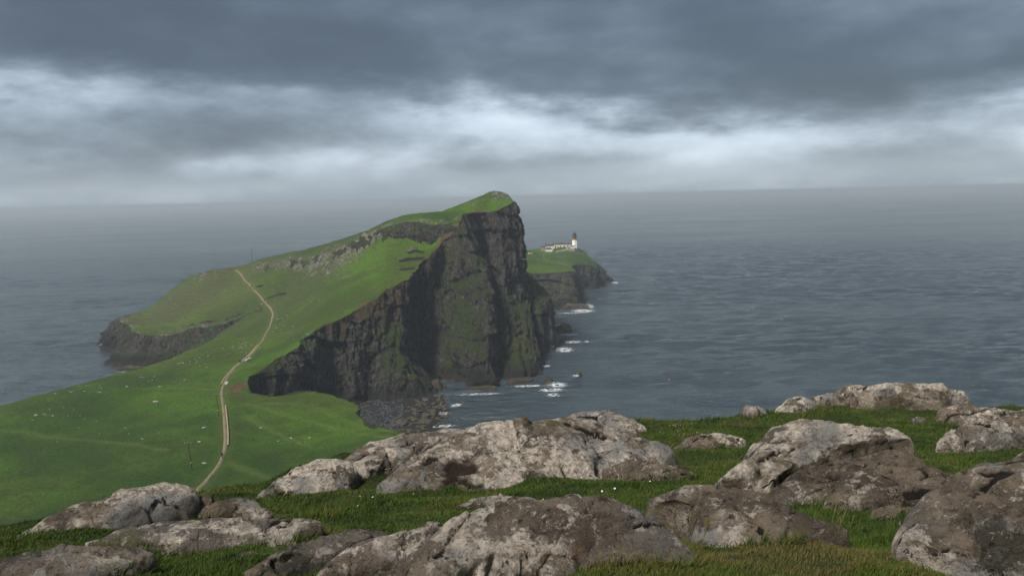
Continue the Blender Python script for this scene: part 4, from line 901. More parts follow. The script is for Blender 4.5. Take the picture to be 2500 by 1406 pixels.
# ------------------------------------------------------------------ foreground grass
def grass():
    N = 1180000
    y = 2.5*(18.0/2.5)**RNG.random(N)                      # denser near the camera
    tmin, tmax = -0.70, 0.72
    x = (tmin+(tmax-tmin)*RNG.random(N))*y
    wide = RNG.random(N) < 0.16; x = np.where(wide, x*2.2, x)                   # the turf goes on beyond the frame
    tt = x/np.maximum(y, .8); L = np.interp(tt, lipt[:, 0], lipt[:, 1])
    keep = y < L*1.07
    X = np.stack([x, y], 1)
    for f, _ in FOOT:
        bb = (X[:, 0] > f[:, 0].min()) & (X[:, 0] < f[:, 0].max()) & (X[:, 1] > f[:, 1].min()) & (X[:, 1] < f[:, 1].max()) & keep
        i = np.where(bb)[0]
        if len(i): keep[i[inside(f, X[i])]] = False
    bare = fbm(x/1.1, y/1.1, 3.3, 93, 3)
    keep &= (bare < 0.40) | (RNG.random(N) < 0.3)
    x, y, bare = x[keep], y[keep], bare[keep]
    ex = []
    for f, _ in FOOT:                                      # longer growth against the foot of each rock
        c = f.mean(0); per = np.linalg.norm(np.diff(f, axis=0), axis=1).sum(); m_ = int(per*520/max(1.0, c[1]/6)); t_ = RNG.random(m_)*len(f); i = t_.astype(int) % len(f); w_ = (t_ % 1)[:, None]
        q_ = f[i]*(1-w_)+f[(i+1) % len(f)]*w_; q_ = c+(q_-c)*(1.0+0.10*RNG.random((m_, 1))**2); ex.append(q_)
    ex = np.concatenate(ex); nb = len(x); x = np.r_[x, ex[:, 0]]; y = np.r_[y, ex[:, 1]]; bare = np.r_[bare, np.zeros(len(ex))]; n = len(x)
    rim_ = np.zeros(n); rim_[nb:] = 1
    z = fgz(x, y)-0.008
    pt = fbm(x/0.35, y/0.35, 0, 91, 3)
    tuft = ss(fbm(x/0.8, y/0.8, 7.7, 95, 3), 0.22, 0.5)
    h = (0.014+0.018*RNG.random(n)+0.026*np.clip(pt+0.1, 0, 1)+0.075*tuft*RNG.random(n)**2+rim_*(0.02+0.075*RNG.random(n)*ss(fbm(x/0.5, y/0.5, 2.2, 99, 2), -.2, .3)))*(0.85+0.035*y)
    wd = (0.0013+0.0012*RNG.random(n))*(0.75+0.20*y)
    az = RNG.random(n)*2*math.pi; lean = 0.1+0.9*RNG.random(n)
    dx = np.cos(az)*lean+0.22; dy = np.sin(az)*lean+0.05
    az2 = RNG.random(n)*2*math.pi
    b = np.stack([x, y, z], 1); tip = b+np.stack([dx*h, dy*h, h*(1.0-0.25*lean)], 1)
    s = np.stack([np.cos(az2), np.sin(az2), np.zeros(n)], 1)*wd[:, None]
    V = np.stack([b-s, b+s, tip], 1).reshape(-1, 3); F = np.arange(3*n).reshape(-1, 3)
    tint = np.clip(0.30+1.0*fbm(x/1.0, y/1.0, 1.2, 97, 5, 0.6)+0.17*RNG.standard_normal(n)+0.40*ss(bare, 0.1, 0.45)+0.4*(RNG.random(n) < 0.07), 0, 1)
    return obj('grass', mesh_np('grass', V, F, M_BLADE, dict(tint=np.repeat(tint, 3), tip=np.tile([0, 0, 1.0], n)), smooth=False), label='short wind-bent grass growing between the boulders', kind='stuff')
grass()
def seed_stalks():
    V, F = [], []; rng = np.random.default_rng(8)
    spots = [(1735, 985, 26, 30), (1690, 1010, 24, 22), (1800, 998, 20, 12), (1105, 1070, 12, 10), (2330, 1090, 40, 16), (2250, 1290, 60, 60), (1700, 1340, 80, 40), (560, 1380, 90, 30), (1300, 1175, 120, 20), (1650, 1110, 22, 50), (2040, 1290, 50, 40)]
    for px, py, sp_, cnt in spots:
        for _ in range(cnt//3+1):
            g = onhill(px+rng.normal()*sp_, py+rng.normal()*6)
            if g is None: continue
            g[2] = fgz(np.array([g[0]]), np.array([g[1]]))[0]
            h = (0.10+0.14*rng.random())*(0.8+0.03*g[1]); lx, ly = 0.2+0.2*rng.normal(), 0.15*rng.normal(); w = 0.0016*(0.7+0.13*g[1])
            P = [g+np.array([lx*h*t*t, ly*h*t*t, h*t]) for t in (0, .5, .85, 1.0)]; ww = [w, w*.8, w*2.2, w*.4]
            a = rng.random()*math.pi; s = np.array([math.cos(a), math.sin(a)*.4, 0]); k = len(V)
            for p_, w_ in zip(P, ww): V += [p_-s*w_, p_+s*w_]
            for j in range(3): F.append((k+2*j, k+2*j+1, k+2*j+3, k+2*j+2))
    m = flat('dry_grass_stalk', (0.14, 0.11, 0.04), (0.09, 0.10, 0.02), 3)
    obj('grass_stalks', mesh_np('grass_stalks', V, F, m, smooth=False), label='thin seeding grass stalks along the brow and beside boulders', kind='stuff')
seed_stalks()

# ------------------------------------------------------------------ flowers in the turf
def flower_mesh(petal, centre, n=6):
    mb = MB(); mb.tube((0, 0, -0.03), (0.004, 0, 0.05), 0.0016, 0.0012, 5)
    bm = mb.bm
    for f in bm.faces: f.material_index = 2
    for i in range(n):
        a = 2*math.pi*i/n; c, s_ = math.cos(a), math.sin(a); w = 0.006
        v = [bm.verts.new((0.004+c*r-s_*ww, s_*r+c*ww, 0.05+zz)) for r, ww, zz in ((0.002, -w*.4, 0), (0.012, -w, .004), (0.016, 0, .003), (0.012, w, .004), (0.002, w*.4, 0))]
        f = bm.faces.new(v); f.material_index = 0
    g = bmesh.ops.create_icosphere(bm, subdivisions=1, radius=0.005, matrix=Matrix.Translation((0.004, 0, 0.052)))['verts']
    for f in {f for v in g for f in v.link_faces}: f.material_index = 1
    me = bpy.data.meshes.new('flower'); bm.to_mesh(me); bm.free()
    for m in (petal, centre, M_BLADE): me.materials.append(m)
    return me
m_wp = flat('white_petal', (0.8, 0.8, 0.76), None, 30); m_yc = flat('yellow_petal', (0.65, 0.48, 0.03), None, 30); m_pp = flat('purple_petal', (0.22, 0.06, 0.30), None, 30)
FLW = [('white_flower', flower_mesh(m_wp, m_yc), 'small white flower in the turf', 'white flowers in the foreground turf', [(1503, 1207), (1472, 1213), (1395, 1231), (1429, 1235), (1331, 1235), (941, 1153), (912, 1224), (1653, 1063), (1660, 1050), (1700, 1042), (1060, 1190), (1250, 1188), (1610, 1072), (1650, 1052), (1012, 1216), (772, 1225), (880, 1250), (1590, 1190), (1420, 1190), (1705, 1067)]),
       ('yellow_flower', flower_mesh(m_yc, m_yc), 'small yellow flower in the turf', 'yellow flowers in the foreground turf', [(1652, 1047), (1660, 1042), (1675, 1038), (1645, 1050), (1969, 1013), (1990, 1007), (2150, 1016), (876, 1214), (1690, 1040), (1636, 1052), (2165, 1108), (757, 1202)]),
       ('purple_flower', flower_mesh(m_pp, m_pp, 8), 'purple flower head in the grass', 'purple flowers in the foreground grass', [(1980, 1147), (2267, 1127), (765, 1386), (724, 1396), (288, 1270), (276, 1396), (2272, 1122), (1988, 1143)])]
for nm, me, lb, gr, pts in FLW:
    for px, py in pts:
        g = onhill(px, py)
        if g is None: continue
        z = fgz(np.array([g[0]]), np.array([g[1]]))[0]
        o = obj(nm, me, None, lb, 'flower', gr, loc=(g[0], g[1], z+0.035)); o.scale = (0.6,)*3; o.rotation_euler = (random.uniform(-.3, .3)-.4, random.uniform(-.3, .3), random.uniform(0, 6))

# ------------------------------------------------------------------ cove: cobble beach, boulders, sea rocks
def lump(name, seed, mat, sq=(1, 1, 0.7), sub=4, rough=0.32, flatb=0.0, angular=0.0):
    bm = bmesh.new(); bmesh.ops.create_icosphere(bm, subdivisions=sub, radius=1.0)
    V = np.array([v.co[:] for v in bm.verts])
    if angular:
        r_ = np.random.default_rng(seed)
        for _ in range(14):
            d = r_.normal(size=3); d /= np.linalg.norm(d); c = 0.62+0.25*r_.random(); k = V@d; V -= np.where(k > c, (k-c)*angular, 0)[:, None]*d
    r = 1+rough*fbm(V[:, 0]*1.1, V[:, 1]*1.1, V[:, 2]*1.1, seed, 4)+0.12*fbm(V[:, 0]*5, V[:, 1]*5, V[:, 2]*5, seed+3, 3)
    V = V*r[:, None]*np.array(sq)
    for v, c in zip(bm.verts, V): v.co = c
    for f in bm.faces: f.smooth = True
    me = bpy.data.meshes.new(name); bm.to_mesh(me); bm.free(); me.materials.append(mat); return me
BX = [(862, 990), (930, 965), (1000, 958), (1060, 962), (1100, 975), (1125, 1000), (1105, 1030), (1100, 1060), (1000, 1075), (900, 1060), (870, 1030)]
bpoly = np.array([Pz(a, b, 0.5) for a, b in BX])
bx = np.arange(bpoly[:, 0].min()-6, bpoly[:, 0].max()+6, 1.6); by = np.arange(bpoly[:, 1].min()-6, bpoly[:, 1].max()+30, 1.6)
gx, gy = np.meshgrid(bx, by, indexing='ij'); X2 = np.stack([gx.ravel(), gy.ravel()], 1)
inn = inside(bpoly, X2); dd = pdist(X2, np.r_[bpoly, bpoly[:1]]); sd_ = np.where(inn, dd, -dd)
pxg, pyg = project(np.c_[X2, np.zeros(len(X2))])
bz = -1.3+2.6*ss(sd_, -8, 10)+1.6*ss(pyg, 1010, 950)-1.5*ss(pxg, 1040, 1120)+0.5*fbm(X2[:, 0]/5, X2[:, 1]/5, 0, 111, 3)
obj('beach', mesh_np('beach', np.c_[X2, bz], gridfaces(len(bx), len(by)), M_COB), kind='structure', label='dark cobble beach at the head of the cove')
def beachz(x, y):
    i, j = int((x-bx[0])/1.6), int((y-by[0])/1.6); i = min(max(i, 0), len(bx)-1); j = min(max(j, 0), len(by)-1)
    return float(bz.reshape(gx.shape)[i, j])
LUMPS = [lump('shore_boulder', 200+i, M_BST, (1.15, 0.95, 0.6), 3, 0.3, angular=0.5) for i in range(6)]
rng = np.random.default_rng(12); cnt = 0
while cnt < 290:
    px, py = rng.uniform(925, 1130), rng.uniform(968, 1058)
    # the pale boulders lie in a band slanting from the cliff foot down to the left
    band = (py-1045)/(-70)*100+985
    if abs(px-band-20) > 95*(0.5+0.5*rng.random()): continue
    p = Pz(px, py, 0.6); z = max(beachz(p[0], p[1]), -0.5); s = 0.5*math.exp(rng.normal()*0.45+0.35)
    o = obj('shore_boulder', LUMPS[cnt % 6], None, 'olive brown boulder on the tidal shore of the cove', 'boulder', 'olive boulders on the shore of the cove', loc=(p[0], p[1], z+0.12*s)); o.scale = (s*rng.uniform(.9, 1.3), s, s*rng.uniform(.6, 1)); o.rotation_euler = (rng.normal()*.15, rng.normal()*.15, rng.uniform(0, 6)); cnt += 1
# scattered black cobbles, uncountable
CB = lump('c', 300, M_COB, (1, 1, 0.6), 1, 0.3); cv0 = np.array([v.co[:] for v in CB.vertices]); cf0 = np.array([p.vertices[:] for p in CB.polygons]); VV, FF = [], []
for i in range(1500):
    px, py = rng.uniform(868, 985), rng.uniform(972, 1050)
    p = Pz(px, py, 0.8); 
    s = rng.uniform(0.25, 0.8); a = rng.uniform(0, 6); R2 = np.array([[math.cos(a), -math.sin(a), 0], [math.sin(a), math.cos(a), 0], [0, 0, 1]])
    FF.append(cf0+len(VV)*len(cv0)); VV.append((cv0*s)@R2.T+np.array([p[0], p[1], beachz(p[0], p[1])+0.1]))
m_cob2 = flat('grey_wet_cobble', (0.075, 0.08, 0.083), (0.010, 0.011, 0.012), 0.35, 0.4)
obj('beach_cobbles', mesh_np('beach_cobbles', np.concatenate(VV), np.concatenate(FF), m_cob2), label='black and grey cobbles covering the head of the cove', kind='stuff')
SEAROCK = [  # px, py (waterline), width px, height px, depth factor, label
 (1413, 920, 19, 13, .8, 'small dark rock alone in the water off the cliff'),
 (1340, 936, 27, 17, .9, 'round weedy brown rock in foam at the cliff corner'),
 (1272, 936, 84, 14, .30, 'low brown weedy ledge at the foot of the front cliff'),
 (1172, 957, 100, 13, .25, 'flat reddish ledge at the foot of the shadowed cliff'),
 (1316, 902, 18, 18, .8, 'small red-brown knob at the water beside the dark cleft'),
 (1338, 858, 56, 20, .5, 'red-brown rock apron under the far buttress'),
 (1374, 838, 22, 9, .7, 'olive rock just off the far buttress'),
 (1392, 834, 20, 5, .6, 'thin wave-washed rock beyond the olive rock'),
 (1376, 810, 46, 20, .6, 'dark double rock with brown base off the far buttress'),
 (1400, 757, 74, 16, .35, 'brown rock apron under the lighthouse terrace cliff'),
 (1476, 692, 44, 12, .6, 'dark rocky tip of the lighthouse point'),
 (1436, 707, 42, 7, .4, 'low ledge under the second terrace cliff'),
 (262, 832, 44, 12, .5, 'low brown skerry at the tip of the left headland'),
 (312, 904, 90, 10, .25, 'brown tidal ledge under the left headland cliff'),
 (345, 772, 22, 8, .6, 'low flat skerry behind the left headland'),
 (1065, 955, 60, 34, .6, 'dark fallen rock mass at the foot of the spur'),
 (1010, 965, 80, 30, .5, 'black rock heap below the grassy spur'),
]
for i, (px, py, w, h, df, lb) in enumerate(SEAROCK):
    p = Pz(px, py-2, 0.0); d = p[1]; sx = w*d/FPX/2; sz = h*d/FPX; sy = max(sx*df, 2.2)
    me = lump('sea_rock', 400+i*3, M_SROCK, (1, 1, 1), 4, 0.42, angular=0.6)
    o = obj('sea_rock', me, None, lb, 'rock', loc=(p[0], p[1]+sy*0.55, -0.15*sz)); o.scale = (sx, sy, sz*1.05); o.rotation_euler[2] = rng.normal()*.15
# foam
def mat_foam():
    m, nt, p = newmat('lacy_foam'); P = pos(nt); f = attr(nt, 'fall')
    n_ = mth(nt, 'ADD', mth(nt, 'MULTIPLY', noise(nt, vmul(nt, P, (0.7, 1, 1)), 0.85, 6, 0.68, 0.5), 0.9), mth(nt, 'MULTIPLY', f, 0.27))
    p.inputs['Base Color'].default_value = (0.80, 0.84, 0.86, 1); setin(nt, p.inputs['Alpha'], sstep(nt, n_, 0.58, 0.72, 0.0, 0.8))
    return m
def foam():
    V, F, A = [], [], []; r = np.random.default_rng(31)
    patches = [(1360, 940, 30, 9, 1), (1345, 952, 44, 5, .9), (1335, 893, 16, 3, .9), (1400, 835, 26, 4, .9), (1378, 854, 26, 8, 1), (1432, 834, 10, 3, .9), (1366, 794, 24, 4, .9), (1425, 759, 34, 5, 1), (1440, 748, 12, 7, .9), (1500, 690, 12, 4, .9), (1462, 694, 8, 2, .8), (1405, 918, 12, 4, .8), (1115, 990, 18, 5, 1), (1085, 1010, 18, 4, .9), (1090, 1040, 26, 4, .9), (1055, 1043, 16, 4, .9), (1290, 943, 56, 3, .9), (1170, 963, 70, 2.5, .8), (1350, 965, 22, 6, .85), (322, 909, 46, 3, .8), (335, 775, 12, 4, .9), (262, 841, 26, 2.5, .8), (1395, 765, 50, 2.5, .8), (1385, 818, 30, 3, .8)]
    def patch(cx, cy, ax, ay, k, z, na=28, nr=7):
        k0 = len(V); V.append((cx, cy, z)); A.append(k)
        for i in range(1, nr+1):
            for j in range(na):
                a = 2*math.pi*j/na; V.append((cx+ax*math.cos(a)*i/nr, cy+ay*math.sin(a)*i/nr, z)); A.append(k*(1-(i/nr)**1.6))
        for j in range(na): F.append((k0, k0+1+j, k0+1+(j+1) % na, k0+1+(j+1) % na))
        for i in range(nr-1):
            for j in range(na): F.append((k0+1+i*na+j, k0+1+i*na+(j+1) % na, k0+1+(i+1)*na+(j+1) % na, k0+1+(i+1)*na+j))
    for i, (px, py, sx, sy, k) in enumerate(patches):
        p = Pz(px, py, 0.7); d = p[1]; patch(p[0], p[1], 1.25*sx*d/FPX, max(1.3*sy*d/FPX/(CAMZ/d), 4.0), k, 0.75+0.012*i)
    caps = [(1595, 684, 10), (1606, 692, 7), (1594, 741, 11), (1572, 680, 7), (1765, 764, 9), (1610, 781, 6), (1672, 731, 4), (1825, 760, 6), (1920, 773, 7), (2115, 750, 10), (1480, 645, 14), (1640, 664, 9), (1570, 617, 6), (1520, 688, 12), (1465, 730, 9)]
    for _ in range(34):
        px = r.choice([r.uniform(1300, 2480), r.uniform(10, 560)], p=[.75, .25]); caps.append((px, r.uniform(570, 860) if px > 1300 else r.uniform(570, 780), r.uniform(2.0, 6)))
    for i, (px, py, w) in enumerate(caps):
        p = Pz(px, py, 1.0); d = p[1]; patch(p[0], p[1], w*d/FPX, 1.7*d/600, 0.95, 1.15+0.004*i, 14, 4)
    me = mesh_np('sea_foam', V, [f if f[2] != f[3] else (f[0], f[1], f[2], f[2]) for f in F], mat_foam(), dict(fall=A), smooth=False)
    obj('sea_foam', me, label='white foam and whitecaps on the sea', kind='stuff')
foam()

# ------------------------------------------------------------------ pale stones on the grass
STN = [lump('field_stone', 500+i, M_STONE, (1.2, 0.9, 0.5), 2, 0.35, angular=0.6) for i in range(5)]
clusters = [(700, 800, 45, 22, 34), (650, 815, 18, 14, 16), (600, 840, 30, 14, 26), (560, 850, 30, 10, 14), (470, 880, 45, 14, 18), (740, 735, 60, 20, 22), (380, 930, 60, 14, 10), (200, 950, 70, 12, 14), (120, 1010, 80, 22, 16), (820, 650, 90, 22, 16), (900, 640, 60, 18, 10), (560, 700, 30, 18, 10), (1330, 630, 26, 6, 16), (690, 780, 20, 10, 10), (930, 630, 40, 14, 8), (300, 1050, 120, 30, 10), (700, 1060, 80, 30, 6)]
for cx, cy, sx, sy, n in clusters:
    for _ in range(n):
        g = onland(cx+rng.normal()*sx*.6, cy+rng.normal()*sy*.6)
        if g is None or g[1] > 930 or pdist(g[None, :2], path)[0] < 2.2: continue
        s = rng.uniform(0.16, 0.46)
        o = obj('field_stone', STN[int(rng.integers(5))], None, 'small pale stone lying on the green headland turf', 'stone', 'pale stones strewn over the headland turf', loc=(g[0], g[1], g[2]+0.08*s)); o.scale = (s*rng.uniform(1, 1.7), s, s); o.rotation_euler[2] = rng.uniform(0, 6)
for px, py, s, lb in ((499, 1045, 1.0, 'bright round pale stone left of the path, near its straight part'), (499, 1132, .85, 'pale stone right of the nearest utility pole'), (380, 981, 1.3, 'grey upright stone in the middle of the left turf'), (391, 945, .9, 'flat white stone on the left turf near the shelf edge'), (637, 1045, .7, 'white stone on the turf right of the path'), (310, 944, .8, 'white stone left of the flat one near the shelf edge'), (89, 1014, 1.0, 'white stone at the far left of the turf'), (487, 1080, .8, 'grey stone beside the nearest utility pole top')):
    g = onland(px, py)
    if g is not None: o = obj('field_stone', STN[int(s*10) % 5], None, lb, 'stone', loc=(g[0], g[1], g[2]+0.1)); o.scale = (s*.85, s*.65, s*.7)
# earth scars: small overhanging turf edges
# ------------------------------------------------------------------ slabs and kerb on the path
def slab(px, py, ln, wd, ang, lb):
    g = onland(px, py, near=True); i = int(np.argmin(((path[:, :2]-g[:2])**2).sum(1))); t = path[min(i+2, len(path)-1), :2]-path[max(i-2, 0), :2]; a = math.atan2(t[1], t[0])+ang
    mb = MB(); mb.box(0, 0, 0, ln, wd, 0.5); mb.build('path_slab', M_PAVE, None, label=lb, cat='slab', loc=(g[0], g[1], g[2]+0.12)).rotation_euler = (0, 0, a)
slab(553, 936, 4.5, 1.2, 0, 'pale concrete slab on the path above the bare earth')
slab(606, 878, 5.5, 1.3, 0, 'white slab on the path below the bleached pole')
def kerb(fr0, fr1, side, lb):
    seg = path[int(len(path)*fr0):int(len(path)*fr1)]; tn = np.gradient(seg[:, :2], axis=0); tn /= np.linalg.norm(tn, axis=1, keepdims=True); c = seg[:, :2]+np.stack([tn[:, 1], -tn[:, 0]], 1)*side
    w = 0.22; nn = np.stack([tn[:, 1], -tn[:, 0]], 1); z = np.array([ground(*q_) for q_ in c]); z = np.convolve(np.pad(z, 4, mode='edge'), np.ones(9)/9, 'valid')
    V = np.stack([np.c_[c-nn*w, z-0.3], np.c_[c-nn*w, z+0.52], np.c_[c+nn*w, z+0.52], np.c_[c+nn*w, z-0.3]], 1)
    obj('path_kerb', mesh_np('path_kerb', V.reshape(-1, 3), gridfaces(len(c), 4), M_EDGE), None, lb, 'kerb')
kerb(0.13, 0.25, 0.85, 'pale kerb along the right side of the straight path')
kerb(0.34, 0.50, -0.85, 'pale kerb along the left side of the path above the bare earth')

# ------------------------------------------------------------------ utility poles
def pole(px, py, h, mat, lb, lean, arm=True, ang=0.2, plate=False):
    g = onland(px, py, near=True); root = obj('utility_pole', None, None, lb, 'utility pole', 'utility poles along the footpath', loc=(g[0], g[1], g[2]-0.3)); root.rotation_euler = (0, lean, ang)
    mb = MB(); mb.tube((0, 0, -0.3), (0, 0, h), 0.16, 0.11, 10); mb.build('pole', mat, root)
    if arm:
        mb = MB(); mb.box(0, -0.2, h-0.35, 1.9, 0.14, 0.16); a = mb.build('crossarm', mat, root)
        for x in (-.8, 0, .8):
            mb = MB(); mb.lathe([(0.03, h-0.27), (0.09, h-0.2), (0.06, h-0.12), (0.08, h-0.06), (0.03, h+0.02)], 8, x, -0.2); mb.build('insulator', M_INS, a)
    if plate:
        mb = MB(); mb.box(0, -0.22, 2.6, 0.34, 0.04, 0.34); mb.build('warning_plate', M_YEL, root)
pole(617, 638, 10.2, M_WOOD, 'dark utility pole on the skyline above the path', -0.05)
pole(604, 880, 8.6, M_PALEWOOD, 'bleached bare pole beside the path above the cove', -0.04, arm=False, plate=True)
pole(535, 1016, 8.6, M_WOOD, 'dark utility pole left of the path by the bare earth', -0.06, plate=True)
pole(469, 1149, 8.6, M_WOOD, 'nearest utility pole in the turf left of the path', -0.07, plate=True)

# ------------------------------------------------------------------ walkers
def person(px, py, top, leg, lb, face=0.0, hscale=1.0, pack=None, stride=0.16):
    g = onland(px, py, near=True); gz_ = g[2]+0.32
    vs = [((0, 0, .95), .15), ((0, 0, 1.12), .135), ((0, .01, 1.32), .16), ((0, .01, 1.45), .10), ((0, 0, 1.52), .06), ((0, -.02, 1.60), .085), ((0, -.02, 1.70), .095), ((0, -.01, 1.78), .06)]
    ed = [(0, 1), (1, 2), (2, 3), (3, 4), (4, 5), (5, 6), (6, 7)]
    for s_ in (-1, 1):
        k = len(vs); sw = stride*s_
        vs += [((s_*.20, .01, 1.42), .075), ((s_*.26, sw*.5, 1.15), .052), ((s_*.27, -.12-sw*.6, .93), .042), ((s_*.26, -.17-sw*.6, .85), .045)]
        ed += [(3, k), (k, k+1), (k+1, k+2), (k+2, k+3)]
        k = len(vs); vs += [((s_*.10, 0, .88), .105), ((s_*.11, -sw*.6-.03, .48), .072), ((s_*.11, -sw, .09), .055), ((s_*.12, -sw-.15, .045), .045)]
        ed += [(0, k), (k, k+1), (k+1, k+2), (k+2, k+3)]
    me = bpy.data.meshes.new('person'); me.from_pydata([v for v, r in vs], ed, [])
    o = bpy.data.objects.new('tmp', me); COL.objects.link(o); m = o.modifiers.new('s', 'SKIN'); m.use_smooth_shade = True
    for i, (v, r) in enumerate(vs): me.skin_vertices[0].data[i].radius = (r, r*.9)
    me.skin_vertices[0].data[0].use_root = True
    o.modifiers.new('d', 'SUBSURF').levels = 1
    bpy.context.view_layer.update(); dg = bpy.context.evaluated_depsgraph_get(); m2 = bpy.data.meshes.new_from_object(o.evaluated_get(dg)); bpy.data.objects.remove(o)
    m2.materials.clear()
    for mm in (top, leg, M_SKIN, M_HAIR): m2.materials.append(mm)
    for p in m2.polygons:
        c = p.center; p.use_smooth = True
        p.material_index = 1 if c.z < .93 and abs(c.x) < .23 else (3 if c.z > 1.70 or (c.z > 1.6 and c.y > .02) else (2 if c.z > 1.53 or (c.z < .90) else 0))
    root = obj('person', None, None, lb, 'person', 'walkers on the footpath', loc=(g[0], g[1], gz_)); root.rotation_euler[2] = face; root.scale = (hscale,)*3
    obj('body', m2, root)
    if pack: mb = MB(); mb.lathe([(0.10, 1.02), (0.17, 1.08), (0.18, 1.3), (0.13, 1.46), (0.05, 1.5)], 10, 0, .2); mb.build('backpack', pack, root, True)
M_SKIN = flat('skin', (0.42, 0.26, 0.19), None, 5); M_HAIR = flat('dark_hair', (0.025, 0.018, 0.014), None, 5)
m_blk = flat('black_jacket', (0.015, 0.013, 0.016), None, 5); m_drk = flat('dark_trousers', (0.018, 0.018, 0.024), None, 5); m_mar = flat('maroon_jacket', (0.06, 0.012, 0.016), None, 5); m_rd = flat('rust_jacket', (0.28, 0.07, 0.035), None, 5); m_gry = flat('grey_jacket', (0.09, 0.10, 0.11), None, 5)
person(543, 1122, m_mar, m_drk, 'walker in dark maroon top on the nearest stretch of path', math.pi, 1.18, m_blk)
person(586, 889, m_blk, m_drk, 'walker in black on the path just below the bleached pole', math.pi*.9, 1.1, m_blk)
person(588.5, 888, m_gry, m_drk, 'walker in grey with white cap beside the one in black', math.pi*.9, 1.1)
person(669, 763, m_rd, m_drk, 'walker in rust red jacket at the bend of the path', 2.6, 1.2)
person(645, 736, m_blk, m_drk, 'walker in black, leading the pair above the bend', 2.6, 1.15)
person(647.5, 738, m_gry, m_drk, 'walker in grey, trailing the pair above the bend', 2.6, 1.15)
person(620, 711, m_blk, m_drk, 'walker in black halfway up the top stretch of path', 2.6, 1.15)
person(614, 705, m_drk, m_drk, 'walker ahead on the top stretch of path', 2.6, 1.15)
person(563, 660, m_blk, m_drk, 'walker on the skyline left of the path top', 2.6, 1.15)

# ------------------------------------------------------------------ lighthouse station
SC_ = 960/FPX                      # metres per photo pixel at the lighthouse
def zp(x, y): return 1270+x/13.89, 550+y/13.89
def root_at(name, x, y, d, lb, cat, rz=0.0, group=None):
    px, py = zp(x, y); p = Pd(px, py, d); gz_ = ground(p[0], p[1])
    r = obj(name, None, None, lb, cat, group, loc=(p[0], p[1], p[2])); r.rotation_euler[2] = rz
    # footing reaches the ground
    return r, min(gz_-p[2], 0)-0.6
def window(root, x, yface, z, w, h, mat=None, arch=False, name='window'):
    f = MB(); f.box(x, yface-0.04, z, w+0.24, 0.10, h+0.24); fo = f.build(name, M_WHITE if name == 'window' else M_CREAM, root)
    g = MB()
    if arch:
        pts = [(x-w/2, z-h/2), (x+w/2, z-h/2), (x+w/2, z+h*.2)]+[(x+w/2*math.cos(a), z+h*.2+w/2*math.sin(a)) for a in np.linspace(0.3, math.pi-.3, 6)]+[(x-w/2, z+h*.2)]
        g.prism(pts, yface-0.12, yface-0.05)
    else: g.box(x, yface-0.09, z, w, 0.06, h)
    g.build('pane' if name == 'window' else 'door_leaf', mat or M_GLASS, fo)
    if name == 'window': s_ = MB(); s_.box(x, yface-0.12, z-h/2-0.17, w+0.4, 0.2, 0.12); s_.build('sill', M_OCHRE, fo)
# tower
r, dn = root_at('lighthouse', 1848, 795, 958, 'white lighthouse tower with ochre band and black lantern dome', 'lighthouse')
t = MB(); t.lathe([(3.05, dn), (3.05, 0.6), (2.9, 0.8), (2.72, 9.9)], 28); t.build('tower', M_WHITE, r, True)
t = MB(); t.lathe([(2.74, 9.9), (2.9, 10.2), (2.62, 10.5), (2.62, 12.2), (3.05, 12.35), (3.05, 12.6)], 28); t.build('ochre_band', M_OCHRE, r, True)
t = MB()
for i in range(20): a = 2*math.pi*i/20; t.tube((2.95*math.cos(a), 2.95*math.sin(a), 12.6), (2.95*math.cos(a), 2.95*math.sin(a), 13.6), 0.04, None, 5)
t.lathe([(2.90, 13.55), (3.0, 13.55), (3.0, 13.65), (2.90, 13.65), (2.90, 13.55)], 24, cap=False); t.build('gallery_railing', M_BLACK, r)
t = MB(); t.lathe([(2.2, 12.6), (2.2, 13.4)], 24); t.build('lantern_base', M_BLACK, r, True)
ln = MB(); ln.lathe([(2.12, 13.4), (2.12, 16.4)], 16); lo = ln.build('lantern_room', M_LGLASS, r)
t = MB()
for i in range(12): a = 2*math.pi*i/12; t.tube((2.16*math.cos(a), 2.16*math.sin(a), 13.4), (2.16*math.cos((a+.26)), 2.16*math.sin(a+.26), 16.4), 0.06, None, 5); t.tube((2.16*math.cos(a), 2.16*math.sin(a), 13.4), (2.16*math.cos((a-.26)), 2.16*math.sin(a-.26), 16.4), 0.06, None, 5)
t.build('astragals', M_BLACK, lo)
t = MB(); t.lathe([(2.3, 16.4), (2.3, 16.7), (2.05, 17.3), (1.4, 17.9), (0.6, 18.3), (0.4, 18.5), (0.4, 18.9), (0.62, 19.1), (0.5, 19.5), (0.12, 19.8), (0.06, 20.6)], 20); t.build('dome', M_BLACK, r, True)
for x, z in ((0.25, 8.4), (0.25, 4.7), (0.25, 1.4)):
    window(r, x, -math.sqrt(2.85**2-.1)+0.0 if z > 6 else -2.92, z, 0.75, 1.2, name='window')
